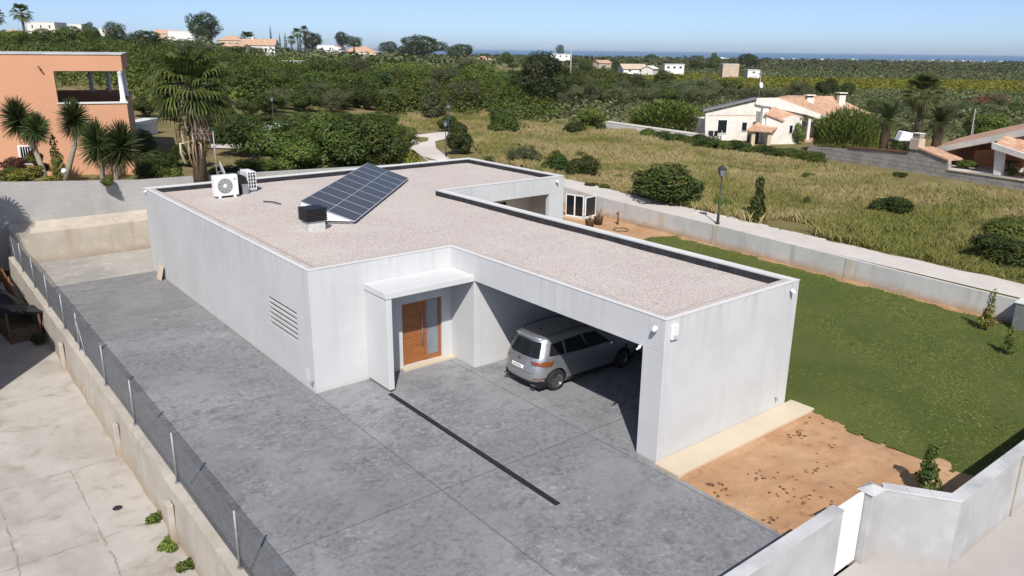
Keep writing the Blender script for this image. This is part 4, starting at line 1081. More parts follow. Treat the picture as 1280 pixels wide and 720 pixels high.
# glass
RW = .60
patch('rear_window', [(-.70, 1.055), (.70, 1.055), (.585, 1.475), (-.585, 1.475)], 'glass', both=False, nu=24, nv=10)
def sp(x, z): return (side_s(x, z), z)
patch('side_window', [sp(.55, 1.10), sp(1.12, 1.075), sp(1.10, 1.45), sp(.68, 1.42)], 'glass', nv=8)
patch('side_window', [sp(1.17, 1.075), sp(1.98, 1.05), sp(1.86, 1.475), sp(1.15, 1.455)], 'glass', nv=8)
patch('side_window', [sp(2.04, 1.05), sp(3.05, 1.03), sp(2.50, 1.44), sp(1.92, 1.475)], 'glass', nv=8)
L0 = perim(1.3)[2][-1]
x_, y_, L_ = perim(1.1); e0 = L_[-1]; x_, y_, L2_ = perim(1.45); e1 = L2_[-1]
patch('windscreen', [(e0-.70, 1.08), (e0-.01, 1.08), (e1-.01, 1.50), (e1-.56, 1.50)], 'glass')
# lamps, plate, trims
patch('tail_light', [(.56, .855), (1.16, .80), (1.22, .955), (.46, .955)], 'amber', off=.014, nu=18)
patch('reflector', [(.62, .425), (.98, .435), (.98, .465), (.60, .455)], 'amber', off=.010)
patch('bumper', [(-1.06, .24), (1.06, .24), (1.06, .335), (-1.06, .345)], 'black', both=False, off=.012, nu=30)
patch('sill_trim', [sp(1.22, .225), sp(3.15, .225), sp(3.15, .30), sp(1.22, .30)], 'black', off=.012)
patch('headlight', [(L0+.05-.55+.95, .70), (L0+.55, .70), (L0+.50, .80), (L0+.05-.6+.95, .80)], 'glass')
pl_ = patch('number_plate', [(-.26, .685), (.26, .685), (.26, .785), (-.26, .785)], 'plate', both=False, off=.02)[0]
# plate characters
def text_on(name, body_, size, parent, mat, loc, rot, ext=.002):
    cu = bpy.data.curves.new(name, 'FONT'); cu.body = body_; cu.size = size; cu.extrude = ext; cu.align_x = 'CENTER'; cu.align_y = 'CENTER'
    o = bpy.data.objects.new(name, cu); COL.objects.link(o)
    dg = bpy.context.evaluated_depsgraph_get(); me = bpy.data.meshes.new_from_object(o.evaluated_get(dg)); bpy.data.objects.remove(o)
    me.materials.clear(); me.materials.append(mat); o = bpy.data.objects.new(name, me); COL.objects.link(o); o.parent = parent
    o.matrix_local = Matrix.Translation(loc) @ rot
    return o
RREAR = Matrix(((0, 0, -1, 0), (-1, 0, 0, 0), (0, 1, 0, 0), (0, 0, 0, 1)))
xr_ = surf(0., .735, .021)[0]
text_on('plate_text', '4006KBN', .088, pl_, MT['black'], (xr_, 0, .735), RREAR)
xb = surf(0., .93, .006)[0]
T = Matrix.Translation((xb, 0, .93)) @ RREAR
em = MB().lathe([(0, .004), (.050, .004), (.062, .010), (.068, .0)], 24, T)
for s in (-1, 1): em.box(-.008, -.05, .004, .008, .045, .012, T @ Matrix.Translation((s*.018, 0, 0)) @ Matrix.Rotation(s*R(-22), 4, 'Z'))
em.build('badge', MT['alloy'], car)
patch('boot_trim', [(-.60, 1.005), (.60, 1.005), (.60, 1.022), (-.60, 1.022)], 'silver', both=False, off=.014)
patch('boot_seam', [(-.62, .60), (.62, .60), (.62, .607), (-.62, .607)], 'black', both=False, off=.002)
patch('boot_seam', [(.655, .62), (.660, .62), (.66, .85), (.655, .85)], 'black', off=.002, nu=2)
for x_ in (1.145, 2.01): patch('door_seam', [sp(x_, .40), sp(x_+.006, .40), sp(x_+.006, 1.05), sp(x_, 1.05)], 'black', off=.002, nu=2)
for x_ in (1.35, 2.22): patch('door_handle', [sp(x_, .925), sp(x_+.2, .92), sp(x_+.2, .945), sp(x_, .95)], 'silver', off=.028, th=.03)
m = MB(); sv = [(surf(s, 1.555)[0]-.03 + .0*abs(s), -s*.92, 1.555) for s in np.linspace(-.60, .60, 13)]
vs = []
for x, y, z in sv:
    bow = .10*(abs(y)/.56)**2
    vs += [(x-.07+bow, y, z-.03), (x-.075+bow, y, z-.005), (x+.22+bow*.5, y, z+.065), (x+.22+bow*.5, y, z+.02)]
n = 13; m.add(vs, [(4*i+j, 4*i+4+j, 4*i+4+(j+1) % 4, 4*i+(j+1) % 4) for i in range(n-1) for j in range(4)] + [(0, 1, 2, 3), (4*n-1, 4*n-2, 4*n-3, 4*n-4)], True)
m.build('spoiler', MT['silver'], car)
for s in (-1, 1):
    MB().tube([(.72, s*.565, 1.60), (.80, s*.565, 1.655), (1.6, s*.575, 1.685), (2.15, s*.57, 1.66), (2.28, s*.57, 1.60)], .016, 8).build('roof_rail', MT['dark'], car)
    m = MB(); m.tube([(2.92, s*.84, 1.04), (2.92, s*1.0, 1.07)], .03, 8).tube([(2.84, s*1.02, 1.06), (2.92, s*1.03, 1.08), (3.0, s*1.0, 1.06)], [.06, .09, .05], 10); m.build('mirror', MT['silver'], car)
    MB().box(.06, s*.62-.09, .235, .12, s*.62+.09, .275).build('exhaust_trim', MT['alloy'], car, bevel=.01)
xw = surf(.0, 1.12, .02)[0]
MB().tube([(xw, .02, 1.09), (xw+.02, -.20, 1.11), (xw+.05, -.42, 1.13)], .010, 6).build('wiper', MT['black'], car)
MB().tube([(.95, 0, 1.63), (.86, 0, 1.70)], [.02, .012], 6).build('aerial', MT['black'], car)
BX(.2, -.78, .16, 4.2, .78, .35).build('underbody', MT['black'], car)
for ax in AX:
    for sg in (-1, 1):
        wh = thing('wheel', (ax, sg*.79, WR)); wh.parent = car
        T = Matrix.Rotation(math.pi/2*(1 if sg < 0 else -1), 4, 'X')
        MB().lathe([(.215, -.10), (.26, -.105), (.305, -.10), (.322, -.075), (.325, 0), (.322, .075), (.305, .10), (.26, .105), (.218, .10), (.215, .06), (.215, -.10)], 40, T).build('tyre', MT['rubber'], wh)
        m = MB().lathe([(0, .03), (.19, .03), (.20, .05)], 32, T).lathe([(.195, .03), (.205, .092), (.226, .105), (.228, .09), (.215, .08)], 36, T).lathe([(0, .094), (.035, .094), (.045, .08), (.05, .05)], 16, T)
        m.cm = 0
        for k in range(5):
            for q in (-.16, .16):
                a = 2*math.pi*k/5; Tk = T @ Matrix.Rotation(a, 4, 'Z')
                m.prism([(.03, -.016+q*.1), (.212, -.013+q*.26), (.212, .013+q*.26), (.03, .016+q*.1)], .055, .092, Tk)
        m.build('rim', MT['alloy'], wh)

# ================================================================== NEAR PLANTS
plant('saplingdark', 'shrub', onz(1157, 614, .0), 1.15, 1.20, 'small dark green shrub on the bare ochre soil beside the white wall', 'shrub')
plant('saplinglime', 'sapling', onz(1231, 413, .02), 1.15, 1.65, 'thin young tree with yellowish leaves on the lawn near the far wall', 'young tree')
plant('sapling', 'sapling', onz(1259, 443, .02), 1.0, 1.05, 'small spindly green sapling on the lawn at the right edge', 'young tree')
plant('sapling', 'sapling', (23.0, -13.4, .02), 1.1, 1.2, 'sapling at the end of the lawn mostly outside the right edge', 'young tree')
for i, (px, py, s) in enumerate(((195, 650, .42), (209, 683, .5), (238, 708, .5))):
    P = onz(px, py, -.83)
    plant('weed', 'weed', P, s*1.25, s*1.1, ['green weed at the foot of the fence wall, farthest of three', 'green weed at the foot of the fence wall, middle of three', 'green weed at the foot of the fence wall, nearest of three'][i], 'weed', 'weeds along the fence wall')
o = MB().lathe([(0, .012), (.10, .012), (.11, .0)], 20).build('drain_cover', MT['dark']); o.location = onz(147, 635, -.828); tag(o, 'small round dark cover in the pale neighbouring concrete', 'drain cover')
# buttresses of the fence wall on the neighbour's side
for y in (2.6, -2.6):
    pass
# neighbour's corner: shelters, rails, a building just out of view that shades it
t = thing('lean_to', (-5.75, 13.3, -.83), R(6), 'low shelter with a sloping dark sheet roof beside the fence wall', 'shelter')
o = MB().box(-.62, -1.1, .98, .62, 1.1, 1.01).build('roof_sheet', MT['dark'], t); o.rotation_euler = (R(-7), R(14), 0)
m = MB()
for q in range(7): m.tube([(-.6+q*.2, -1.1, 1.02), (-.6+q*.2, 1.1, 1.02)], .018, 6)
o = m.build('ribs', MT['dark'], t); o.rotation_euler = (R(-7), R(14), 0)
for x_, y_ in ((-.5, -.95), (.5, -.95), (-.5, .95), (.5, .95)): BX(x_-.03, y_-.03, 0, x_+.03, y_+.03, .95 - x_*.24 - y_*.12).build('post', MT['rust'], t)
BX(-.5, -.9, .02, .5, .9, .5).build('crate', MT['bark'], t)
t = thing('tarpaulin', (-6.35, 15.9, -.83), R(-4), 'dark tarpaulin draped over a pile behind the low shelter', 'tarpaulin')
gxx, gyy = np.meshgrid(np.linspace(-1.3, 1.3, 18), np.linspace(-1.3, 1.3, 18))
gzz = 1.0*np.exp(-((gxx/1.05)**4+(gyy/1.05)**4)) + .08*np.sin(gxx*5+gyy*3) + .05*np.sin(gyy*7)+.14
V = np.stack([gxx, gyy, gzz], -1).reshape(-1, 3); i = (np.arange(17)[:, None]*18+np.arange(17)[None]).ravel()
o = npmesh('sheet', V, np.stack([i, i+1, i+19, i+18], 1), MT['black'], None, t, True)
t = thing('railing', (-5.35, 19.0, -.83), R(90), 'rusty upright bars of an old railing leaning by the fence wall', 'railing')
for q in range(12): MB().tube([(-2.4+q*.36, 0, 0), (-2.4+q*.36+rnd.uniform(-.1, .1), .15, 1.35+rnd.uniform(-.2, .2))], .022, 6).build('bar', MT['rust'], t)
for z in (.35, 1.05): MB().tube([(-2.5, .03*z, z), (1.7, .12*z, z)], .02, 6).build('rail', MT['rust'], t)
for i, (x_, y_, s) in enumerate(((-5.35, 11.7, .5), (-5.5, 17.4, .7), (-6.6, 18.6, .9))): plant('bush', 'weed', (x_, y_, -.83), s*1.2, s, ['dark weed tuft at the end of the low shelter', 'weeds between the tarpaulin and the fence wall', 'weeds in the shaded corner at the left edge'][i], 'weed')
t = thing('outbuilding', (-11.5, 12.6, -.83), 0, 'plain white building left of the picture that shades the neighbouring corner', 'building')
BX(-3.6, -5.8, 0, 3.6, 6.4, 4.9).build('wall', MT['farwhite'], t, bevel=.01); BX(-3.7, -5.9, 4.9, 3.7, 6.5, 5.05).build('roof', MT['coping'], t, bevel=.01)
BX(3.59, -2.0, 1.1, 3.62, -.9, 2.3).build('window', MT['glass'], t)
fan_palm((-7.4, 18.7, -.83), 6.4, 1.35, 'short fan palm just beyond the left edge whose shadow falls on the back wall', skirt=.8, nf=26)

# things by the far wall: glazing units, pots, hose
WALLROT = math.atan2(-.07, 1)+math.pi/2
for i, (px, py, w, n, lab) in enumerate(((707, 271, 1.35, 2, 'double glazed door unit with white frame standing against the far garden wall'), (731, 274.5, 1.05, 1, 'single dark glazed panel with white frame standing right of the double unit'))):
    P = onz(px, py, .0); Q = onz((729, 744)[i], (274.5, 271.5)[i], 0.)
    a = math.atan2(Q[1]-P[1], Q[0]-P[0]); w = math.hypot(Q[1]-P[1], Q[0]-P[0]) if i == 0 else 1.1
    if i == 1: a += R(4)
    t = thing('glazed_unit', (P[0], P[1], .10), a, lab, 'window')
    h = 1.32 - .1*i; m = MB().box(0, -.03, 0, w, .03, .06).box(0, -.03, h-.06, w, .03, h).box(0, -.03, .06, .05, .03, h-.06).box(w-.05, -.03, .06, w, .03, h-.06)
    if n == 2: m.box(w/2-.04, -.03, .06, w/2+.04, .03, h-.06)
    m.build('frame', MT['white'], t, bevel=.004)
    for k in range(n): BX(.05+k*w/n, -.008, .06, (k+1)*w/n-.04, .008, h-.06).build('pane', MT['glass'], t)
    BX(-.1, -.25, -.11, w+.08, .2, -.001).build('plinth', MT['cream'], t)
for i, (px, py) in enumerate(((748, 280), (737, 284))):
    P = onz(px, py, 0); t = thing('plant_pot', (P[0], P[1], 0), 0, ['brown plant pot with bare twigs by the glazed units', 'low dark plant pot half hidden behind the roof edge'][i], 'plant pot', 'plant pots by the far wall')
    MB().lathe([(0, .0), (.22, .0), (.27, .42), (.29, .45), (.25, .45), (.24, .38), (0, .38)], 18).build('pot', MT['bark'], t)
    m = MB()
    for k in range(6): a = k*1.1; m.tube([(0, 0, .36), (.1*math.cos(a), .1*math.sin(a), .7), (.2*math.cos(a), .2*math.sin(a), .85+.1*(k % 3))], .008, 5)
    m.build('twigs', MT['bark'], t)
P = onz(776, 287.5, .02); o = MB().tube([(.42*math.cos(a), .42*math.sin(a), .03+.02*math.sin(a*5)) for a in np.linspace(0, 6.28*2.9, 90)], .022, 6).build('garden_hose', MT['leaf_dark']); o.data.materials.clear(); o.data.materials.append(simple('hose_green', (.09, .10, .05), .5)); o.location = P; tag(o, 'green garden hose coiled on the bare soil by the far wall', 'garden hose')
P = onz(774, 283, 0.); t = thing('standpipe', (P[0]+.3, P[1]+.4, 0), 0, 'rusty standpipe sticking up behind the coiled hose', 'standpipe')
MB().tube([(0, 0, -.05), (0, 0, .75)], .05, 8).build('pipe', MT['rust'], t); MB().tube([(0, 0, .70), (-.18, -.05, .70), (-.2, -.05, .62)], .035, 8).build('tap', MT['rust'], t)

# ------------------------------------------------------------------ street lamps
def lamp(P, h, label):
    t = thing('street_lamp', P, YAW, label, 'street lamp', 'lantern street lamps')
    MB().tube([(0, 0, -.2), (0, 0, .5), (0, 0, .55), (0, 0, h-.62)], [.075, .07, .042, .034], 10).build('pole', MT['dark'], t)
    MB().lathe([(.07, .0), (.10, .02), (.10, .10), (.06, .14)], 12).build('base', MT['dark'], t)
    l = thing('lantern', (0, 0, h-.62)); l.parent = t
    m = MB().tube([(0, 0, -.02), (0, 0, .08)], [.04, .09], 8)
    for sx, sy in ((1, 1), (1, -1), (-1, 1), (-1, -1)): m.tube([(sx*.09, sy*.09, .08), (sx*.17, sy*.17, .42)], .014, 5)
    m.box(-.19, -.19, .42, .19, .19, .45); m.build('cage', MT['dark'], l)
    g = MB(); g.add([(-.085, -.085, .085), (.085, -.085, .085), (.085, .085, .085), (-.085, .085, .085), (-.165, -.165, .418), (.165, -.165, .418), (.165, .165, .418), (-.165, .165, .418)], [(3, 2, 1, 0), (0, 1, 5, 4), (1, 2, 6, 5), (2, 3, 7, 6), (3, 0, 4, 7), (4, 5, 6, 7)])
    g.build('glass', MT['frost'], l)
    g = MB(); g.add([(-.21, -.21, .451), (.21, -.21, .451), (.21, .21, .451), (-.21, .21, .451), (-.07, -.07, .60), (.07, -.07, .60), (.07, .07, .60), (-.07, .07, .60)], [(3, 2, 1, 0), (0, 1, 5, 4), (1, 2, 6, 5), (2, 3, 7, 6), (3, 0, 4, 7), (4, 5, 6, 7)])
    g.tube([(0, 0, .60), (0, 0, .68)], [.04, .01], 6); g.build('cap', MT['dark'], l)
P = np.array([wallx(4.6)+.42, 4.6, walltop(4.6)-.03]); lamp(P, 3.05, 'lantern street lamp on the raised path behind the white garden wall')
P, d_ = ghit(557.5, 197); lamp(P, 3.1, 'lantern street lamp beside the bend of the path beyond the roof corner')
P, d_ = ghit(561, 168); lamp(P, 3.1, 'lantern street lamp farther up the path behind the other lantern')
P, d_ = ghit(343, 163); lamp(P, 3.2, 'lantern street lamp rising out of the dark trees left of the path')
P, d_ = ghit(713, 97); t = thing('utility_pole', P, 0, 'tall pale concrete utility pole standing among the distant groves', 'pole')
MB().tube([(0, 0, -1), (0, 0, 34/CF*d_)], [.28, .2], 8).build('pole', MT['pole'], t); BX(-1.0, -.08, 32.3/CF*d_, 1.0, .08, 33/CF*d_).build('crossarm', MT['pole'], t)

# ================================================================== NEIGHBOURING HOUSES
# --- orange two-storey house on the left
P0 = at(170, 217, 46.); P0[2] = 2.0; t = thing('orange_house', P0, YAW+R(24), 'two storey orange rendered house with a columned corner terrace', 'house')
px2m = 46/CF; top = CAM[2]-(67-55.5)*px2m-2.0
W0 = -14.; D0 = 12.; zs = top-(122-67)*px2m; zo = top-(85.5-67)*px2m; xo = -(168-95)*px2m
wm = MB()
def wbox(*a): wm.box(*a)
wbox(W0, 0, -.6, 0, .3, zs); wbox(W0, 0, zs, xo, .3, top); wbox(xo, 0, zo, 0, .3, top)
wbox(-.3, .3, -.6, 0, D0, zs); wbox(-.3, .3, zo, 0, D0, top); wbox(W0, .3, -.6, W0+.3, D0, top); wbox(W0+.3, D0-.3, -.6, -.3, D0, zs+.12); wbox(W0+.3, D0-.3, zo, -.3, D0, top)
wm.build('wall', MT['orange'], t)
BX(W0+.3, .3, zs-1.1, -.3, D0-.3, zs-.95).build('terrace_floor', MT['tilefar'], t); BX(W0-.1, -.05, top+.001, .05, D0+.05, top+.06).build('roof', MT['capslab'], t, bevel=.01)
BX(W0+.3, .3, zo+.02, -.3, D0-.3, zo+.2).build('ceiling', MT['orange2'], t)
BX(xo-.05, -.06, zs-.07, .06, .34, zs+.02).build('sill', MT['coping'], t, bevel=.01)
for x_, y_ in ((-.17, .17), (-.17, 6.0), (-1.35, D0-.15), (-2.45, D0-.15)):
    MB().lathe([(.17, zs+.02), (.17, zs+.14), (.135, zs+.16), (.13, zo-.14), (.16, zo-.1), (.16, zo)], 16, Matrix.Translation((x_, y_, 0))).build('column', MT['white'], t)
o = MB().tube([(-4.15, .05, top-.62), (-4.0, -.25, top-.80)], .05, 8).build('spout', MT['rust'], t)
wz = top-(182-67)*px2m; wx = -(170-57)*px2m
f = BX(wx-.42, -.04, wz-.50, wx+.42, .02, wz+.58).build('window', MT['white'], t); BX(wx-.34, -.05, wz-.42, wx+.34, -.0405, wz+.50).build('pane', MT['glass'], f)
m = MB()
for k in range(6): m.tube([(wx-.3+k*.12, -.11, wz-.5), (wx-.3+k*.12, -.11, wz+.55)], .012, 5)
m.build('grille', MT['white'], f)
BX(-3.0, -.35, -.1, -1.1, -.001, .14).build('step', MT['tilefar'], t); BX(-2.8, -.2, .14, -1.3, -.001, .30).build('step', MT['tilefar'], t)
# yuccas in front of it
def yP(px, py, d): P = at(px, py, d); return P
def ytree(px0, heads, d, label, base=226):
    P = at(px0, base, d); s = d/CF; hd = []
    for pts, rr, tr in heads: hd.append(([((x-px0)*s, 0.12*i, (base-y)*s) for i, (x, y) in enumerate(pts)], rr*s, tr*s))
    yucca(P, hd, label, 'yucca trees before the orange house')
ytree(57, [([(57, 226), (54, 212), (46, 185), (37, 168), (28, 150)], 24, 3.), ([(46, 186), (48, 176), (53, 162)], 19, 2.4)], 40, 'leaning two headed yucca farthest left before the orange wall')
ytree(82, [([(82, 226), (88, 207), (97, 182), (98, 165), (98, 150)], 22, 3.)], 41, 'single headed yucca with a curved pale trunk left of the twin clump')
ytree(128, [([(128, 230), (129, 212), (130, 200), (124, 180)], 27, 2.8), ([(146, 230), (146, 212), (149, 200), (153, 182)], 28, 2.8)], 38.5, 'twin trunked yucca with broad heads at the corner of the orange house', 230)
# garden bushes before the orange wall
B = [('bushlime', 47, 222, 38, 22, 17, 'yellow green shrub at the foot of the leaning yucca'), ('bushmid', 14, 228, 37, 34, 22, 'green shrub in the left corner behind the retaining wall'), ('bushlime', 28, 230, 36.5, 30, 20, 'pale lime shrub behind the wall left of the leaning yucca'),
     ('bushred', 22, 214, 41, 40, 20, 'dark reddish shrub along the orange wall'), ('bushred', 58, 216, 42, 24, 16, 'reddish shrub under the small window of the orange house'), ('bushlime', 46, 208, 41.5, 20, 22, 'lime shrub rising in front of the reddish hedge'),
     ('bushlime', 63, 232, 37, 22, 13, 'low yellow shrub beside the leaning yucca trunk'), ('saplinglime', 71, 229, 37, 20, 34, 'upright yellow flowering plant between two yuccas'), ('sapling', 75, 222, 41, 34, 50, 'bare reddish shrub between the yuccas and the window'), ('bushmid', 136, 232, 37.5, 18, 12, 'low green plant between the twin yucca trunks')]
for kind, px, py, d, w, h, lab in B:
    s = d/CF; P = at(px, py, d); plant(kind, 'shrub', P, w*s*1.15, h*s*1.1, lab, 'shrub')
o = MB().lathe([(0, -.16), (.10, -.13), (.16, 0), (.10, .13), (0, .16)], 16).build('garden_globe', MT['white']); o.location = at(80, 214, 40); o.scale = (.9, .9, .9); tag(o, 'small white globe lamp among the plants before the orange house', 'garden lamp')
# white gable seen right of the orange house
# --- trees behind the back wall, centre left
fp = at(252, 232, 40); s40 = 40/CF
fan_palm(fp, 118*s40, 52*s40, 'tall fan palm with hanging brown skirt behind the roof aerial', skirt=1.15, trunk_r=.30, nf=44)
T_ = [('broad', 205, 232, 41, 62, 60, 'dark round tree between the orange house and the fan palm'), ('broadmid', 195, 233, 38, 56, 34, 'bright green bush at the foot of the dark tree by the orange house'), ('bushmid', 218, 234, 37.5, 34, 16, 'low lime shrub peeping over the back wall'),
      ('broad', 283, 232, 43, 60, 34, 'dark shrub in the shade right of the fan palm'), ('broadmid', 322, 232, 40, 74, 40, 'bright leafy tree directly behind the back edge of the roof'), ('broadmid', 375, 228, 42, 84, 72, 'leafy tree behind the solar panels, left one'),
      ('broad', 425, 222, 44, 92, 88, 'large dark leafy tree behind the solar panels'), ('broad', 470, 216, 48, 80, 82, 'dark tree left of the pale path bend'), ('broad', 352, 205, 52, 90, 66, 'dense dark tree behind the leafy trees left of the lantern'),
      ('broad', 305, 196, 56, 84, 52, 'spreading tree over the pale drive right of the fan palm'), ('broadmid', 410, 190, 60, 80, 52, 'green tree crown behind the large dark tree'), ('broad', 268, 190, 62, 80, 50, 'dark green tree behind the fan palm crown'),
      ('broad', 455, 180, 66, 80, 46, 'dark tree crown beyond the large leafy tree'), ('broadmid', 500, 196, 60, 50, 44, 'green tree overhanging the path bend'),
      ('broad', 400, 236, 38, 66, 42, 'low dark tree hard against the back of the roof, left of the panels'), ('broad', 345, 236, 38, 60, 34, 'low leafy tree between the air conditioners and the panels'), ('broad', 448, 232, 39, 70, 50, 'dark tree directly above the top of the solar panels'), ('broadmid', 492, 222, 42, 54, 42, 'green tree at the right end of the leafy row behind the roof'),
      ('broad', 240, 205, 50, 60, 44, 'dark tree in the shade behind the fan palm trunk'), ('broad', 300, 178, 66, 80, 36, 'dark crown above the pale drive'), ('broad', 382, 178, 66, 90, 46, 'dark crown in the middle of the thicket'), ('broad', 436, 168, 74, 70, 34, 'dark crown at the back of the thicket left of the path'), ('broadmid', 340, 170, 74, 70, 30, 'green crown around the lantern in the trees'), ('broad', 180, 200, 52, 44, 50, 'dark tree beside the right edge of the orange house'), ('broad', 480, 170, 74, 56, 34, 'dark crown near the far end of the path bend')]
for kind, px, py, d, w, h, lab in T_:
    P = at(px, py, d)
    while P[1] < 23.0 + w*d/CF*.45: d += .5; P = at(px, py, d)
    s = d/CF; P[2] = terr(P[0], P[1]); hh = max(1.2, CAM[2] + (h - (py - (62-(640-px)*.0125)))*s - P[2])
    plant(kind, 'leafy_tree' if kind[:5] == 'broad' else 'shrub', P, w*s*rnd.uniform(.95, 1.25), hh*rnd.uniform(.92, 1.3), lab, 'tree' if kind[:5] == 'broad' else 'shrub')
for i, (px, py, w, h) in enumerate(((512, 199, 22, 30), (524, 201, 26, 20), (536, 200, 16, 12))):
    P = at(px, py, 47); s = 47/CF; P[2] = 1.0; hh = CAM[2]+(h-(py-61))*s-1.0
    plant('bushlime', 'shrub', P, w*s*1.2, hh, ['tall yellow green shrub by the bend of the path', 'yellow green shrub in the middle of three by the path', 'low yellow shrub nearest the lantern by the path'][i], 'shrub', 'yellow shrubs by the path')
# pale drive and white things glimpsed between the trees
pts = [onz(px, py, 2.2) for px, py in ((262, 187), (330, 184), (345, 176), (262, 172))]
m = MB(); m.add([(p[0], p[1], terr(p[0], p[1])+.10) for p in pts], [(0, 1, 2, 3)]); struct(m.build('driveway', MT['path']))
def far_house(P, w, d, h, rz, roof, label, wall='farwhite', chim=0, wins=3, group=None, cat='house', tile='tilefar', rise=.22, door=False):
    t = thing('house', P, rz, label, cat, group)
    BX(-w/2, -d/2, -1.5, w/2, d/2, h).build('wall', MT[wall], t)
    if roof == 'flat': r = BX(-w/2-.15, -d/2-.15, h+.002, w/2+.15, d/2+.15, h+.28).build('roof', MT['coping'], t)
    elif roof == 'hip':
        e = .5; k = min(w, d)/2; m = MB(); zt = h+k*2*rise
        r1 = (-w/2+k*.95, 0) if w >= d else (0, -d/2+k*.95); r2 = (w/2-k*.95, 0) if w >= d else (0, d/2-k*.95)
        vs = [(-w/2-e, -d/2-e, h), (w/2+e, -d/2-e, h), (w/2+e, d/2+e, h), (-w/2-e, d/2+e, h), (*r1, zt), (*r2, zt)]
        fs = [(0, 1, 5, 4), (1, 2, 5), (2, 3, 4, 5), (3, 0, 4)] if w >= d else [(0, 1, 4), (1, 2, 5, 4), (2, 3, 5), (3, 0, 4, 5)]
        r = m.add(vs, [(3, 2, 1, 0)] + fs).build('roof', MT[tile], t)
    else:
        e = .4; zt = h+d*rise; m = MB().prism([(-d/2-e, h-.12), (-d/2-e, h+.05), (0, zt+.17), (d/2+e, h+.05), (d/2+e, h-.12), (0, zt)], -w/2-e, w/2+e, axis='x'); r = m.build('roof', MT[tile], t)
        MB().prism([(-d/2, h), (0, zt), (d/2, h)], -w/2, w/2, axis='x').build('gable', MT[wall], t)
    for c in range(chim):
        x_ = -w*.2 + c*w*.4; BX(x_-.35, -.35, h, x_+.35, .35, h+w*.18+1.0).build('chimney', MT['offwhite'], r)
    for k in range(wins):
        x_ = -w/2 + w*(k+.6)/(wins+.2); f = BX(x_-.6, -d/2-.05, h*.35, x_+.6, -d/2+.02, h*.75).build('window', MT['white'], t); BX(x_-.5, -d/2-.07, h*.38, x_+.5, -d/2-.051, h*.72).build('pane', MT['glass'], f)
    return t
def fh(px, pyb, pyt, wpx, roof, label, dd=None, rz=0, dpt=.8, **k):
    if dd is None: P, dd = ghit(px, pyb)
    else: P = at(px, pyb, dd)
    s = dd/CF; return far_house(P, wpx*s, max(5, wpx*s*dpt), (pyb-pyt)*s, YAW-math.atan2(px-640, 1019)*1.0*0+R(rz), roof, label, **k)
fh(176, 191, 156, 14, 'flat', 'white wall of a small building between the orange house and the dark tree', dd=62, wins=0)
fh(350, 177, 160, 16, 'flat', 'small white building almost hidden in the trees right of the fan palm', dd=66, wins=0)
# hillside and far houses (px, base row, eaves row)
fh(232, 58, 40, 36, 'flat', 'bright white block house on the ridge left of the round pine', rz=20, wins=0)
fh(210, 57, 43, 26, 'gable', 'cream house with a tiled roof left of the white block house', rz=15, wall='beige', wins=1)
fh(252, 57, 46, 22, 'flat', 'small white terrace house tucked under the round pine', wins=2)
fh(292, 59, 51, 32, 'hip', 'beige bungalow with a pale tiled roof right of the round pine', wall='beige', wins=1)
fh(326, 69, 57, 40, 'gable', 'white house with two dark windows beside the cypresses', rz=8, wins=2, chim=1)
fh(296, 67, 61, 30, 'gable', 'low white annex left of the house beside the cypresses', rz=-20, wins=0)
fh(365, 82, 77, 29, 'flat', 'low cream wall like shed in the middle of the grove', wall='offwhite', wins=0, dpt=.15)
fh(410, 66, 57, 22, 'flat', 'white flat house half behind the dark tree right of the cypresses', wins=2)
fh(398, 69, 62, 16, 'flat', 'small white house corner below the dark tree', wins=1)
fh(424, 68, 60, 14, 'gable', 'white gabled shed left of the tiled villa', rz=80, wins=0)
fh(452, 75, 66, 44, 'hip', 'cream villa with a broad tiled hip roof on the low hill', wall='offwhite', wins=3, chim=1, tile='tilefar')
fh(492, 72, 66, 22, 'hip', 'tiled bungalow just right of the cream villa', wall='beige', wins=1)
fh(604, 79, 75, 24, 'hip', 'low tiled roof among hedges right of the big round trees', wall='offwhite', wins=1)
fh(20, 51, 42, 22, 'hip', 'brown roofed house on the hill behind the orange house', wall='beige', wins=2)
fh(30, 50, 44, 34, 'flat', 'terracotta house on the ridge near the tall palm', wall='beige', wins=3)
fh(60, 40, 29, 34, 'flat', 'white house on the hilltop right of the tall palm', wall='offwhite', wins=3)
fh(98, 40, 31, 16, 'flat', 'small white house on the hilltop between dark trees', wins=1)
fh(132, 44, 36, 10, 'flat', 'tiny white house on the ridge', wins=1, wall='offwhite')
fh(700, 73, 68, 24, 'flat', 'white villa far off behind the groves near the utility pole', dd=520, wins=3)
fh(752, 86, 79, 18, 'gable', 'pinkish tiled cottage beyond the groves', dd=400, wall='beige', wins=1, rz=30)
fh(790, 91, 86, 30, 'gable', 'long low white house with a beige roof beyond the groves', dd=330, rz=10, wins=2, tile='beige')
fh(812, 91, 86, 18, 'gable', 'cream barn right of the long low white house', dd=325, rz=60, wall='offwhite', wins=0, tile='offwhite')
fh(841, 88, 81, 24, 'flat', 'white two storey house beyond the groves with dark windows', dd=350, wins=3)
fh(911, 92, 81, 20, 'flat', 'plain beige block beyond the groves between two dark trees', dd=340, wall='beige', wins=0)
fh(940, 93, 88, 15, 'flat', 'small white hut right of the beige block', dd=340, wins=1)
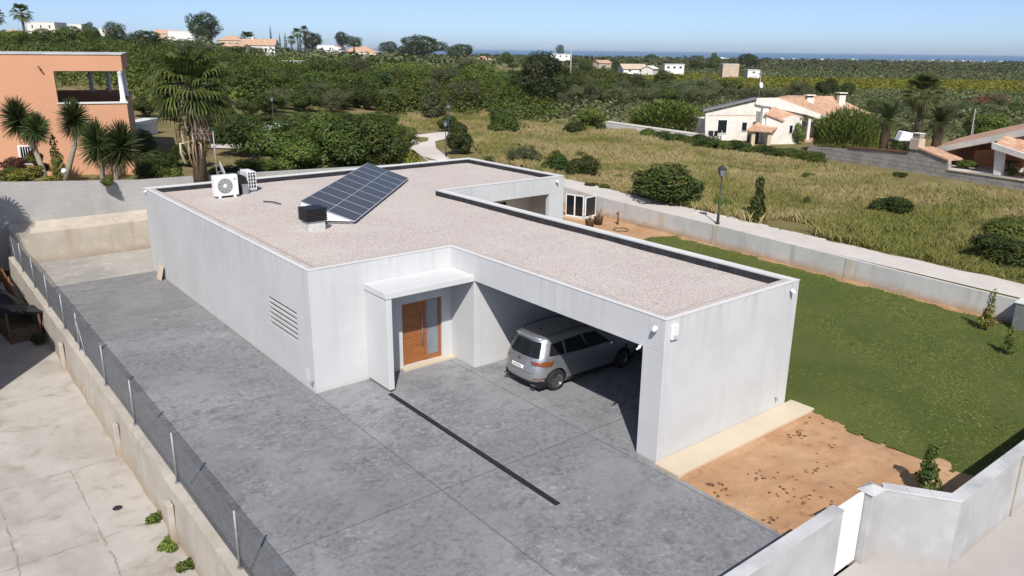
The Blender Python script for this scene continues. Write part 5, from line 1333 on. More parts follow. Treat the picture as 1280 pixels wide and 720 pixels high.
# far town on the coast
for k in range(46):
    px = rnd.uniform(1120, 1290) if k < 26 else rnd.uniform(800, 1150); py = 76.5 + (px-1200)*.012 + rnd.uniform(-2.2, .8); dd = rnd.uniform(1700, 2380); s = dd/CF
    P = at(px, py, dd); P[2] = terr(P[0], P[1]); w = rnd.uniform(5, 14)*s; h = CAM[2]-(py-3.2-(62+(px-640)*.0125))*s-P[2]
    h = rnd.uniform(2.5, 5.5)
    o = BX(-w/2, -5, -1, w/2, 5, h).box(-w/4, -3, h, w/5, 3, h+1.5).build('town_building', MT['farwhite' if k % 3 else 'offwhite']); o.location = P; o.rotation_euler = (0, 0, YAW+rnd.uniform(-.3, .3)); tag(o, 'pale block of the distant town along the coast', 'building', 'far buildings along the coast')

# --- white house with tiled roofs on the right
dw = 88.; P = at(882, 176, dw); HR = YAW+R(6); hd_ = np.array([math.cos(HR), math.sin(HR), 0]); hn_ = np.array([-math.sin(HR), math.cos(HR), 0])
t = thing('tiled_house', P, HR, 'white house with terracotta tiled roofs beyond the dry field', 'house')
def q(px, py, y=0.):
    d = ray(px, py); o_ = P + hn_*y; k = ((o_-CAM)@hn_)/(d@hn_); w_ = CAM + d*k
    return (float((w_-P)@hd_), float(y), float(w_[2]-P[2]))
def qx(px, y=0.): return q(px, 170, y)[0]
def qz(px, py, y=0.): return q(px, py, y)[2]
def xz(y, *pp): return [(q(px, py, y)[0], q(px, py, y)[2]) for px, py in pp]
MB().prism([(0, -1.5)] + [(qx(1003), -1.5)] + xz(0, (1003, 141), (972, 130), (946, 126), (882, 141)), 0, .35, axis='y').build('wall', MT['offwhite'], t)
BX(.1, .35, -1.5, qx(1000), 7.5, qz(882, 150)).build('wall', MT['offwhite'], t)
BX(qx(1003), 3.4, -1.5, qx(1070, 3.4), 9.5, qz(1040, 158, 3.4)).build('wall', MT['offwhite'], t)
BX(0, -.02, qz(882, 144)-.06, qx(958), -.001, qz(882, 144)+.04).build('band', MT['beige'], t)
MB().prism(xz(0, (878, 139.5), (945, 124), (945, 121.5), (878, 137)), -.3, .5, axis='y').build('verge', MT['grey'], t)
MB().prism(xz(0, (943, 130), (945, 122.5), (972, 122.5), (1043, 149.5), (1041, 154), (1006, 143)), -.32, .45, axis='y').build('verge', MT['offwhite'], t)
r = MB(); A_, B_, C_, D_ = q(966, 122.5, .46), q(1043, 150, .46), q(1088, 141, 9.), q(1041, 120, 8.); E_ = q(985, 119, 8.5)
r.add([A_, B_, C_, D_, E_] + [(x_, y_, z_-.18) for x_, y_, z_ in (A_, B_, C_, D_, E_)], [(0, 1, 2, 3), (0, 3, 4), (9, 8, 7, 6, 5), (0, 5, 6, 1), (1, 6, 7, 2), (2, 7, 8, 3), (3, 8, 9, 4), (4, 9, 5, 0)])
r = r.build('roof', MT['tile'], t)
for px, py, pyt, y_, w_ in ((1010, 139, 122, 4.0, .42), (1050, 134, 119, 7.0, .40)):
    x_, _, z_ = q(px, py, y_); zt_ = qz(px, pyt, y_)
    c = BX(x_-w_, y_-.35, z_-.6, x_+w_, y_+.35, zt_).build('chimney', MT['offwhite'], r, bevel=.02); BX(x_-w_*1.3, y_-.5, zt_+.22, x_+w_*1.3, y_+.5, zt_+.34).build('cap', MT['offwhite'], c); BX(x_-w_*.8, y_-.28, zt_, x_+w_*.8, y_+.28, zt_+.22).build('flue', MT['black'], c)
# side wing with its own tiles, and the little barbecue porch
YW = -2.8
MB().prism([(qx(958, YW), -1.5), (qx(1000, YW), -1.5)] + xz(YW, (1000, 146), (978, 149), (958, 141)), YW, -.001, axis='y').build('wall', MT['offwhite'], t)
a1, a2, a3, a4 = q(956, 141, YW-.2), q(979, 150, YW-.2), q(1004, 146, -.05), q(968, 132.5, -.05)
MB().add([a1, a2, a3, a4] + [(x_, y_, z_-.16) for x_, y_, z_ in (a1, a2, a3, a4)], [(0, 1, 2, 3), (7, 6, 5, 4), (0, 4, 5, 1), (1, 5, 6, 2), (2, 6, 7, 3), (3, 7, 4, 0)]).build('wing_roof', MT['tile'], t)
YB = -3.6
for px in (941, 961): BX(qx(px, YB)-.2, YB-.2, -1.5, qx(px, YB)+.2, YB+.2, qz(950, 163.5, YB)).build('porch_pillar', MT['beige'], t)
BX(qx(941, YB)+.3, -1.6, -1.5, qx(961, YB)-.25, -1.3, qz(950, 165, YB)).build('hearth', MT['bark'], t)
b1, b2, b3, b4 = q(933, 162, YB-.5), q(965, 164, YB-.5), q(978, 154, -1.6), q(949, 151.5, -1.6)
pr = MB().add([b1, b2, b3, b4] + [(x_, y_, z_-.16) for x_, y_, z_ in (b1, b2, b3, b4)], [(0, 1, 2, 3), (7, 6, 5, 4), (0, 4, 5, 1), (1, 5, 6, 2), (2, 6, 7, 3), (3, 7, 4, 0)]).build('porch_roof', MT['tile'], t)
x_, _, z_ = q(954, 155, -2.2); zt_ = qz(954, 134.5, -2.2); BX(x_-.33, -2.55, z_-.3, x_+.33, -1.9, zt_).build('chimney', MT['white'], pr); BX(x_-.4, -2.62, zt_+.003, x_+.4, -1.83, zt_+.14).build('cap', MT['grey'], pr)
for x0, x1, z0, z1 in ((895, 908, 167, 149), (925, 933, 164, 152)):
    f = BX(qx(x0), -.07, qz(900, z0), qx(x1), .02, qz(900, z1)).build('window', MT['white'], t); BX(qx(x0)+.1, -.09, qz(900, z0)+.1, qx(x1)-.1, -.071, qz(900, z1)-.1).build('pane', MT['glass'], f)
    m = MB()
    for k in range(5): m.box(qx(x0)+.15+k*(qx(x1)-qx(x0)-.3)/4-.015, -.13, qz(900, z0), qx(x0)+.15+k*(qx(x1)-qx(x0)-.3)/4+.015, -.11, qz(900, z1))
    m.build('grille', MT['dark'], f)
f = BX(qx(985, YW), YW-.06, qz(985, 167, YW), qx(990, YW), YW+.02, qz(985, 156, YW)).build('window', MT['white'], t); BX(qx(985, YW)+.06, YW-.08, qz(985, 167, YW)+.06, qx(990, YW)-.06, YW-.061, qz(985, 156, YW)-.06).build('pane', MT['glass'], f)
for px in (1010, 1038): BX(qx(px)-.16, .0, -1.5, qx(px)+.16, .34, qz(px, 146 if px < 1020 else 152.5)).build('column', MT['offwhite'], t)
BX(qx(1015, 3.4), 3.33, -.1, qx(1026, 3.4), 3.39, 2.1).build('porch_door', MT['beige'], t)
BX(qx(1000), -1.4, -1.5, qx(1045), 3.3, .12).build('porch_floor', MT['tilefar'], t)
wW = qx(1042)
t2 = thing('antenna_mast', P + hd_*qx(947) + np.array([0, 0, qz(947, 124)])+hn_*.8, 0, 'white aerial mast with a small dish on the ridge of the tiled house', 'antenna')
MB().tube([(0, 0, 0), (0, 0, 3.0)], .05, 6).build('mast', MT['galv'], t2); MB().lathe([(0, -.1), (.35, 0), (.33, .02), (0, -.08)], 16, Matrix.Translation((0, -.2, 1.5)) @ Matrix.Rotation(R(80), 4, 'X')).build('dish', MT['white'], t2)
BX(-.5, -.04, 2.7, .5, .04, 2.78).build('aerial', MT['galv'], t2)
# patio chairs
for i, px in enumerate((889, 897, 905)):
    Q = P + hd_*qx(px, -1.6) - hn_*1.6; Q[2] = P[2]+.25; c = thing('patio_chair', Q, YAW+i*.7, ['dark patio chair farthest left before the tiled house', 'dark patio chair in the middle before the tiled house', 'white patio chair by the window of the tiled house'][i], 'chair', 'patio chairs')
    mt = MT['black' if i < 2 else 'white']; BX(-.28, -.28, .42, .28, .28, .47).build('seat', mt, c); BX(-.28, .24, .47, .28, .28, 1.0).build('backrest', mt, c)
    for a in (-.25, .25):
        for b in (-.25, .25): BX(a-.025, b-.025, 0, a+.025, b+.025, .42).build('leg', mt, c)
# climbing plant and trees round it
plant('bushmid', 'climbing_plant', P + hd_*qx(998, -3.1) - hn_*3.1, 1.6, 2.7, 'climbing plant on the side wing of the tiled house', 'climber')
def gp(px, py, w, h, kind, name, label, cat, group=None, d=None):
    """plant standing on the ground: base pixel, width and height in pixels of the photograph"""
    if d is None: Q, dd = ghit(px, py)
    else: Q, dd = gat(px, d), d
    s_ = dd/CF; hh = h*s_ if d is None else CAM[2] - (py-h-(62+(px-640)*.0125))*s_ - Q[2]
    return plant(kind, name, Q, w*s_*1.12, max(.5, hh)*1.04, label, cat, group)
gp(1072, 186, 70, 50, 'reed', 'shrub', 'tall feathery green shrub beside the porch of the tiled house', 'shrub', d=76)
gp(1096, 186, 40, 44, 'broad', 'leafy_tree', 'dark tree between the feathery shrub and the date palm', 'tree', d=78)
gp(842, 170, 88, 44, 'reed', 'shrub', 'wide feathery green shrub left of the tiled house', 'shrub', d=92)
for px, py, d, Hh, L, lab in ((1122, 184, 76, 34, 40, 'date palm with arching fronds left of the flagpole'), (1190, 180, 74, 26, 40, 'date palm with arching fronds near the porch roof')):
    Q = gat(px, d); s_ = d/CF; hh = CAM[2]-(py-Hh-(62+(px-640)*.0125))*s_-Q[2]; date_palm(Q, hh, L*s_*1.1, lab, trunk_r=.42, group='date palms by the porch house')
Q = gat(1164, 84); s_ = 84/CF; fan_palm(Q, CAM[2]-(116-68.5)*s_-Q[2], 28*s_, 'fan palm with brown dead fronds between the two date palms', skirt=.6, trunk_r=.4, nf=30)
gp(1160, 186, 44, 38, 'cypress', 'conifer', 'bluish dark conifer between the date palms', 'tree', d=78); gp(1148, 188, 36, 34, 'bush', 'shrub', 'dark round shrub below the fan palm', 'shrub', d=75)
t2 = thing('flagpole', gat(1233, 70), 0, 'thin pole with a furled pale flag beyond the porch roof', 'flagpole'); hp_ = CAM[2]-(136-69)*70/CF-t2.location[2]
MB().tube([(0, 0, 0), (0, 0, hp_)], .035, 6).build('pole', MT['pole'], t2); MB().prism([(.03, hp_-1.1), (.4, hp_-2.3), (.5, hp_-2.5), (.1, hp_-2.6), (.03, hp_-2.4)], -.06, .06, axis='y').build('flag', MT['frost'], t2)
plant('bushred', 'shrub', gat(1238, 150), 11, 4.2, 'reddish brown shrub thicket behind the light green tree', 'shrub'); plant('broadmid', 'leafy_tree', gat(1250, 88), 6.5, 4.2, 'light green tree right of the flagpole', 'tree')
# white car cover glimpsed by the pillar
o = MB().prism([(-.8, 0), (.8, 0), (.6, .7), (-.5, .9)], -.5, .5, axis='y').build('white_cover', MT['white'], None, bevel=.1); o.location = at(1131, 176, 70); o.rotation_euler = (0, 0, YAW); tag(o, 'white cloth cover under the left date palm', 'cover')

# --- stone block wall and porch house on the right edge
A = ghit(1008, 196)[0]; Bq = ghit(1310, 243)[0]
v = Bq[:2]-A[:2]; ln = float(np.hypot(*v)); t = thing('block_wall', (A[0], A[1], min(A[2], Bq[2])-.5), math.atan2(v[1], v[0]), 'grey concrete block wall with stepped top along the dry field', 'wall')
z0 = float(t.location[2]); dB = float((np.array(Bq)-CAM)@_fw); dA = float((np.array(A)-CAM)@_fw)
def on_line(px):            # distance along the wall of picture column px
    lo, hi = 0., 1.
    for _ in range(30):
        mid = (lo+hi)/2; q = np.array(A)+(np.array(Bq)-np.array(A))*mid; d = q-CAM; xx = 640+CF*(d@_R)/(d@_fw)
        lo, hi = (mid, hi) if xx < px else (lo, mid)
    return mid
def ztop_(px, py):
    f = on_line(px); q = np.array(A)+(np.array(Bq)-np.array(A))*f; d = q-CAM; dep = d@_fw
    best = min(np.arange(-3, 8, .02), key=lambda z: abs(360-CF*((np.array([q[0], q[1], z])-CAM)@_U)/((np.array([q[0], q[1], z])-CAM)@_fw)-py)); return f*ln, float(best)-z0
tp = [ztop_(px, py) for px, py in ((1008, 183), (1058, 186), (1059, 185), (1132, 191), (1133, 186), (1143, 186), (1182, 201), (1183, 213), (1230, 217), (1308, 231))]
MB().prism([(0, -.5), (ln, -.5)] + [(x, z) for x, z in tp[::-1]], 0, .3, axis='y').build('wall', MT['block'], t)
def strip_top(i, j, mat, nm, w0=-.08, w1=.5, hh=.12):
    (xa_, za_), (xb_, zb_) = tp[i], tp[j]; MB().prism([(xa_, za_+.002), (xb_, zb_+.002), (xb_, zb_+hh), (xa_, za_+hh)], w0, w1, axis='y').build(nm, MT[mat], t)
strip_top(2, 3, 'rust', 'coping'); strip_top(5, 6, 'tiley', 'coping', -.1, 1.5, .14); strip_top(7, 9, 'cream', 'coping', -.06, .4, .08)
xa_, za_ = tp[4]; xb_ = tp[5][0]
BX(xa_-.05, -.1, za_, xb_+.05, .6, za_+.85).build('pier', MT['beige'], t, bevel=.02); BX(xa_+.05, .0, za_+.85, xb_-.05, .5, za_+1.25).build('flue', MT['block'], t); BX(xa_-.0, -.06, za_+1.25, xb_+.0, .56, za_+1.32).build('cap', MT['coping'], t)
# terrace fence behind the block wall
wd = np.array([v[0], v[1], 0])/ln; wn = np.array([-wd[1], wd[0], 0]); fo = np.array(A) + wn*1.9
P = np.array(fo); P[2] = ztop_(1230, 217)[1]+z0-.12; PR = math.atan2(wd[1], wd[0])
def onfront(px, py, off=0.):
    d = ray(px, py); o_ = P + wn*off; k = ((o_-CAM)@wn)/(d@wn); q = CAM + d*k
    return float((q-P)@wd), float(q[2]-P[2])
X0f = onfront(1165, 200)[0]; P = P + wd*X0f
t = thing('porch_house', P, PR, 'orange walled porch house with a broad tiled roof at the right edge', 'house')
def X(px, off=0.): return onfront(px, 200, off)[0]
def Z(py, px=1250): return onfront(px, py)[1]
def F2(*q): return [onfront(px, py) for px, py in q]
MB().prism(F2((1165, 192), (1163, 186.5), (1258, 165.5), (1330, 149.5), (1330, 160), (1258, 174)), 0, .35, axis='y').build('verge', MT['offwhite'], t)
def q3(px, py, y): x_, z_ = onfront(px, py, y); return (x_, y, z_)
m = MB(); top_ = [q3(1163, 187, .1), q3(1258, 165.5, .1), q3(1340, 146, .1), q3(1340, 142, 8.), q3(1262, 158, 8.), q3(1200, 172, 8.)]
m.add(top_ + [(x_, y_, z_-.22) for x_, y_, z_ in top_], [(0, 1, 4, 5), (1, 2, 3, 4), (6, 11, 10, 7), (7, 10, 9, 8), (0, 6, 7, 1), (1, 7, 8, 2), (0, 5, 11, 6), (5, 4, 10, 11), (4, 3, 9, 10), (2, 8, 9, 3)]); m.build('roof', MT['tiley'], t)
m = MB(); top_ = [q3(1243, 180, -1.1), q3(1300, 199, -1.1), q3(1340, 176, 1.6), q3(1262, 165, .36)]
m.add(top_ + [(x_, y_, z_-.2) for x_, y_, z_ in top_], [(0, 1, 2, 3), (7, 6, 5, 4), (0, 4, 5, 1), (1, 5, 6, 2), (2, 6, 7, 3), (3, 7, 4, 0)]); m.build('porch_roof', MT['tiley'], t)
MB().prism([onfront(1240, 186, -1.3), onfront(1302, 206, -1.3), onfront(1302, 199, -1.3), onfront(1240, 178, -1.3)], -1.35, -1.15, axis='y').build('fascia', MT['offwhite'], t)
m = MB().prism([(X(1150, 4.6), -.6), (X(1350, 4.6), -.6), onfront(1350, 160, 4.6), onfront(1262, 172, 4.6), onfront(1168, 193, 4.6)], 4.6, 4.9, axis='y').box(X(1203), 1.2, -.6, X(1203)+.2, 4.6, Z(188, 1203)).box(X(1276), .5, -.6, X(1335), 4.6, Z(196, 1280)); m.build('wall', MT['orange2'], t)
MB().prism([onfront(1241, 219, -.9), onfront(1250, 219, -.9), onfront(1253.5, 186, -.9), onfront(1243.5, 184, -.9)], -.9, -.5, axis='y').build('pillar', MT['offwhite'], t, bevel=.03)
BX(X(1186), -1.5, -.8, X(1340), 4.6, -.02).build('terrace', MT['path'], t)
o = MB().lathe([(0, 0), (.25, 0), (.25, .05), (.05, .08), (.05, .68), (.75, .70), (.75, .74), (0, .74)], 20).build('garden_table', MT['dark']); Q = P + wd*X(1262, 2.) + wn*2.; o.location = (Q[0], Q[1], P[2]-.02); tag(o, 'round dark garden table in the shade of the porch', 'table')
for i, (px, w, h) in enumerate(((1206, 1.6, .9), (1216, 1.3, .8), (1270, .8, .8))):
    plant('bushmid', 'shrub', tuple(P + wd*X(px) - wn*.2), w, h, ['green shrub on the porch terrace edge left of the pillar', 'green shrub next to the porch pillar', 'potted green plant right of the porch pillar'][i], 'shrub')
# low terrace wall between tiled house and block wall
# --- long pale wall left of the tiled house
A = ghit(756, 164)[0]; Bq = at(884, 178, 86); v = np.array(Bq[:2])-np.array(A[:2]); ln = float(np.hypot(*v))
t = thing('field_wall', (A[0], A[1], A[2]-.3), math.atan2(v[1], v[0]), 'pale rendered wall across the dry field left of the tiled house', 'wall')
MB().prism([(0, -.4), (ln, -1.2), (ln, .5), (0, 1.35)], 0, .25, axis='y').build('wall', MT['rwall'], t)
MB().prism([(0, 1.352), (ln, .452), (ln, .50), (0, 1.40)], -.05, 1.3, axis='y').build('coping', MT['path'], t)

# ================================================================== FIELD VEGETATION
gp(676, 138, 84, 72, 'pine', 'pine_tree', 'big dark pine standing in the middle of the dry field', 'tree')
F_ = [  # px, base, w, h, kind, label
 (836, 253, 104, 54, 'bush', 'large dark green bush behind the path nearest the garden wall'), (573, 193, 38, 42, 'bush', 'dark green bush right of the two lanterns'), (629, 167, 46, 36, 'bush', 'round dark bush in the dry field left of the pine'),
 (718, 168, 34, 18, 'bush', 'small dark bush in front of the pine, right of it'), (738, 160, 40, 26, 'bushmid', 'green bush in the field behind the small dark bush'), (752, 165, 14, 14, 'bush', 'small bush at the end of the field wall'),
 (655, 207, 48, 30, 'bushgrey', 'grey green bush beyond the far roof corner'), (697, 218, 42, 27, 'bush', 'dark bush behind the porch beam, left of two'), (726, 222, 44, 30, 'bush', 'dark bush behind the porch pillar, right of two'),
 (944, 278, 42, 56, 'saplingdark', 'upright green bush right of the nearest lantern'), (1116, 268, 60, 24, 'bush', 'low dark bush in the dry field below the block wall'), (1262, 328, 86, 38, 'bush', 'dark spreading bush by the path at the right edge'),
 (1262, 300, 60, 34, 'bushmid', 'green bush behind the dark spreading bush at the right edge'), (543, 148, 40, 40, 'bushgrey', 'pale feathery shrub at the edge of the field'), (582, 142, 56, 42, 'olive', 'grey olive tree left of the pine'), (621, 132, 34, 34, 'broadmid', 'bright green tree between the olive and the pine'),
 (560, 165, 30, 22, 'bush', 'dark bush behind the far lantern'), (690, 148, 30, 14, 'bushmid', 'low green shrub at the foot of the pine'), (640, 150, 50, 20, 'bushgrey', 'pale low scrub left of the pine foot'),
 (1010, 205, 36, 16, 'bushmid', 'green tuft in the field in front of the block wall'), (905, 262, 24, 18, 'bushmid', 'small green shrub beside the nearest lantern')]
for px, py, w, h, kind, lab in F_: gp(px, py, w, h, kind, 'olive_tree' if kind == 'olive' else 'leafy_tree' if kind == 'broadmid' else 'bush', lab, 'tree' if kind in ('olive', 'broadmid') else 'bush')
for i in range(15):
    px = 812 + i*15 + rnd.uniform(-4, 4); py = 171 + i*1.55 + rnd.uniform(-1, 2) + (5 if i > 8 else 0)
    gp(px, py+6, rnd.uniform(26, 40), rnd.uniform(13, 20), 'bush' if i % 3 else 'bushmid', 'hedge_shrub', 'dark shrub of the ragged hedge below the tiled house', 'shrub', 'hedge shrubs below the tiled house')
for px, py, w, h, kind, lab in ((400, 128, 60, 40, 'broad', 'large dark tree rising above the orange grove'), (350, 118, 50, 34, 'broadmid', 'green tree rising above the grove left of the large dark tree'), (470, 124, 54, 40, 'broad', 'dark tree in the grove above the pale path'), (300, 120, 56, 36, 'broad', 'dark tree in the grove right of the fan palm'),
   (545, 112, 44, 30, 'broadmid', 'green tree at the back of the grove left of the pine'), (790, 128, 44, 34, 'broad', 'dark tree standing up in the belt behind the feathery shrub'), (830, 124, 40, 36, 'broad', 'taller dark tree in the belt behind the feathery shrub'), (770, 132, 40, 26, 'olive', 'grey olive at the right of the pine'), (865, 128, 40, 30, 'olive', 'grey olive just left of the tiled house roof'),
   (1000, 126, 44, 26, 'olive', 'grey round tree behind the chimney of the tiled house'), (1035, 120, 36, 24, 'broad', 'dark tree at the edge of the vineyard'), (215, 128, 60, 40, 'broadmid', 'green tree on the slope behind the fan palm crown'), (120, 90, 60, 34, 'broadmid', 'green tree seen above the roof of the orange house')):
    gp(px, py, w, h, kind, 'leafy_tree' if kind != 'olive' else 'olive_tree', lab, 'tree')
for i in range(46):
    px = rnd.uniform(700, 1290) if i % 3 else rnd.uniform(590, 740); y0_ = 172 + max(0, (px-860))*.075 if px > 740 else 168; y1_ = 245 + max(0, px-900)*.20 if px > 740 else 205
    gp(px, rnd.uniform(y0_+14, y1_), rnd.uniform(9, 22), rnd.uniform(5, 11), rnd.choice(['bushmid', 'bushgrey', 'bushmid', 'bush', 'bushlime']), 'weed_clump', 'low green weed clump growing in the dry grass field', 'weeds', 'weed clumps in the dry field')
# trees of the near grove edge (distinct crowns), left to right
def belt(px0, px1, n, pyf, wr, hr, kinds, name, label, cat, group, jy=3):
    for i in range(n):
        px = px0 + (px1-px0)*(i+.5)/n + rnd.uniform(-1, 1)*(px1-px0)/n*.45; py = (pyf(px) if callable(pyf) else pyf) + rnd.uniform(-jy, jy)
        gp(px, py, rnd.uniform(*wr), rnd.uniform(*hr), rnd.choice(kinds), name, label, cat, group)
belt(330, 530, 11, 136, (34, 50), (24, 36), ['broad', 'broad', 'olive', 'broadmid'], 'leafy_tree', 'dense green tree in the belt at the front edge of the grove', 'tree', 'trees along the front edge of the grove', 5)
belt(165, 340, 8, 150, (36, 50), (26, 34), ['broad', 'broadmid'], 'leafy_tree', 'green tree of the thicket between the palm and the grove', 'tree', 'trees of the thicket beyond the fan palm', 6)
belt(300, 690, 20, lambda p: 112+rnd.uniform(-10, 12), (34, 58), (22, 36), ['broad', 'broadmid', 'olive', 'broadmid', 'broad'], 'leafy_tree', 'round crowned tree standing above the orange grove', 'tree', 'trees standing above the orange grove', 2)
belt(690, 930, 9, lambda p: 122+rnd.uniform(-6, 8), (30, 48), (20, 32), ['broadmid', 'olive', 'broad'], 'leafy_tree', 'round crowned tree in the scrub between the field and the vineyard', 'tree', 'trees in the scrub before the vineyard', 2)
belt(690, 890, 16, 134, (30, 46), (24, 36), ['olive', 'olive', 'broad', 'olive'], 'olive_tree', 'grey green tree in the belt across the field behind the feathery shrub', 'tree', 'olive trees across the field', 5)
belt(560, 760, 10, 118, (26, 40), (18, 28), ['broad', 'olive', 'broadmid'], 'leafy_tree', 'green tree of the belt behind the pine', 'tree', 'trees in the belt behind the pine', 4)
belt(880, 1060, 9, 128, (24, 36), (16, 24), ['olive', 'broad', 'olive'], 'olive_tree', 'grey green tree behind the roof of the tiled house', 'tree', 'trees behind the tiled house', 5)
belt(1040, 1300, 14, 146, (30, 44), (16, 26), ['olive', 'broad', 'broadmid', 'olive'], 'olive_tree', 'olive green tree in the scrub behind the date palms', 'tree', 'trees behind the date palms', 8)
# individual hillside trees seen against the sky
K_ = [(257, 60, 44, 44, 'roundpine', 'huge round dark pine on the ridge against the sky'), (116, 56, 26, 30, 'broad', 'dark tree on the ridge left of the conifers'), (147, 58, 30, 32, 'pine', 'dark conifer clump on the ridge'), (180, 64, 46, 28, 'roundpine', 'broad green pine left of the white block house'),
      (340, 66, 10, 34, 'cypress', 'tall slim cypress beside the white house'), (351, 68, 9, 26, 'cypress', 'short cypress between the two tall ones'), (358, 69, 13, 27, 'cypress', 'second tall cypress right of the white house'), (376, 66, 12, 24, 'cypress', 'cypress beside the small palms on the ridge'), (391, 68, 28, 28, 'roundpine', 'round dark tree right of the ridge palms'),
      (428, 62, 24, 22, 'pine', 'bluish conifer on the ridge, left of two'), (443, 64, 26, 20, 'pine', 'bluish conifer on the ridge, right of two'), (487, 72, 26, 22, 'roundpine', 'round green pine behind the cream villa'), (530, 77, 58, 33, 'roundpine', 'largest of the round pines on the low hill'), (574, 78, 38, 25, 'roundpine', 'round pine at the right end of the low hill'),
      (505, 76, 24, 20, 'broad', 'dark tree between the villa and the round pines'), (634, 82, 20, 17, 'broad', 'dark round tree right of the low tiled roof'), (891, 92, 22, 28, 'broad', 'dark upright tree beside the plain beige block'), (934, 90, 26, 25, 'roundpine', 'round dark tree right of the plain beige block'), (870, 92, 22, 16, 'broad', 'dark low tree left of the plain beige block'),
      (700, 72, 12, 16, 'pine', 'araucaria like conifer by the far white villa'), (656, 82, 16, 13, 'broadmid', 'green tree behind the crown of the big pine'), (732, 92, 22, 18, 'broad', 'dark tree right of the utility pole'), (770, 90, 20, 14, 'broad', 'dark tree right of the pinkish cottage'),
      (95, 60, 40, 30, 'broadmid', 'green tree on the slope above the orange house'), (60, 62, 44, 26, 'broad', 'dark tree on the slope below the hilltop houses'), (18, 64, 50, 30, 'broadmid', 'leafy tree on the slope at the left edge'), (140, 66, 40, 18, 'broadmid', 'light green tree under the conifer clump'),
      (230, 66, 40, 18, 'bushgrey', 'grey shrub below the white block house'), (300, 68, 20, 12, 'bushred', 'reddish shrub below the round pine')]
for px, py, w, h, kind, lab in K_:
    nm = {'roundpine': 'pine_tree', 'pine': 'conifer', 'cypress': 'cypress_tree', 'bushgrey': 'shrub', 'bushred': 'shrub'}.get(kind, 'leafy_tree'); gp(px, py, w, h, kind, nm, lab, 'shrub' if nm == 'shrub' else 'tree')
for px, py, h, lr, lab in ((34, 62, 52, 11, 'tall fan palm against the sky at the top left'), (1, 58, 42, 9, 'fan palm cut by the left edge against the sky'), (373, 66, 28, 6, 'slim fan palm on the ridge, middle of three'), (382, 66, 31, 5, 'slim fan palm on the ridge, tallest of three'), (365, 66, 19, 5, 'slim fan palm on the ridge, shortest of three'), (311, 62, 20, 9, 'bushy palm right of the beige bungalow')):
    Q, dd = ghit(px, py); s_ = dd/CF; fan_palm(Q, (h-lr*.8)*s_, lr*s_*1.25, lab, skirt=.35, trunk_r=max(.3, 1.0*s_), nf=24)
belt(-10, 330, 22, lambda p: 66+max(0, (p-160))*.03, (20, 34), (10, 18), ['broad', 'broadmid', 'olive'], 'leafy_tree', 'green tree of the wooded slope below the hilltop houses', 'tree', 'trees of the wooded slope', 4)
belt(320, 620, 24, lambda p: 80, (14, 26), (5, 10), ['broad', 'olive', 'broadmid'], 'leafy_tree', 'green tree of the hedge below the hill villas', 'tree', 'trees below the hill villas', 3)
belt(600, 960, 30, lambda p: 84+rnd.uniform(-6, 6), (12, 24), (6, 12), ['broad', 'olive', 'broadmid', 'roundpine'], 'leafy_tree', 'distant tree of the plain between the far houses', 'tree', 'distant trees between the far houses', 2)

# uncountable vegetation: merged low-detail crowns
def crowns_stuff(name, centers, rad, hgt, leaf, size, per, label, cat):
    Vs, Fs, Rs = [], [], []; k = 0; n = len(centers)
    C = np.repeat(np.asarray(centers), per, 0); r = np.repeat(rad, per); h = np.repeat(hgt, per); m = len(C)
    d = unit(rng.normal(size=(m, 3))); d[:, 2] = np.abs(d[:, 2])*1.1-.15
    wob = 1 + .22*np.sin(d[:, 0]*5 + C[:, 0]) * np.sin(d[:, 1]*6 + C[:, 1])
    P = C + d*np.stack([r, r, h], 1)*(rng.uniform(.72, 1.05, m)*wob)[:, None]
    N = unit(d + rng.normal(size=(m, 3))*.38 + np.array([0, 0, .55])); sz = np.repeat(size, per)*rng.uniform(.6, 1.4, m)
    V, F = leafquads(P, N, sz, sz*.65)
    rv = np.clip(np.repeat(rng.uniform(0, .75, n), per) + rng.uniform(0, .3, m), 0, 1)
    return tag(npmesh(name, V, F, MT[leaf], rv), label, cat, kind='stuff')
def scatter_px(n, x0, x1, yfn0, yfn1, dmax=2300):
    out = []
    while len(out) < n:
        px = rnd.uniform(x0, x1); a, b = yfn0(px), yfn1(px)
        P, d = ghit(px, rnd.uniform(a, b), 30)
        if d < dmax: out.append(P)
    return out
def scatter_world(px0, px1, d0, d1, step, jit=.35):
    """orchard rows over the wedge between two picture columns and two distances"""
    out = []
    c0 = [at(px, 62, d) for px in (px0, px1) for d in (d0, d1)]; X0, X1 = min(c[0] for c in c0), max(c[0] for c in c0); Y0, Y1 = min(c[1] for c in c0), max(c[1] for c in c0)
    for u in np.arange(X0, X1, step):
        for w_ in np.arange(Y0, Y1, step):
            x = u+rnd.uniform(-jit, jit)*step; y = w_+rnd.uniform(-jit, jit)*step; d = np.array([x, y, 0])-np.array([CAM[0], CAM[1], 0])
            f = d[0]*math.sin(-CY)+d[1]*math.cos(CY); r_ = d[0]*math.cos(CY)+d[1]*math.sin(CY)
            if not d0 < f < d1: continue
            px = 640+1019*r_/f
            if px0 < px < px1: out.append((x, y, terr(x, y)))
    return out
c = scatter_world(150, 690, 98, 205, 4.1, .22); n = len(c)
crowns_stuff('orange_grove', c, rng.uniform(1.5, 2.5, n), rng.uniform(1.8, 3.9, n), 'leaf_orch', np.full(n, .36), 330, 'dense green orange grove covering the middle distance on the left', 'orchard')
c = scatter_world(150, 720, 205, 262, 4.6); n = len(c)
crowns_stuff('orange_grove', c, rng.uniform(2.2, 3.0, n), rng.uniform(1.6, 2.4, n), 'leaf_orch', np.full(n, .6), 130, 'farther strip of green orange grove below the hill villas', 'orchard')
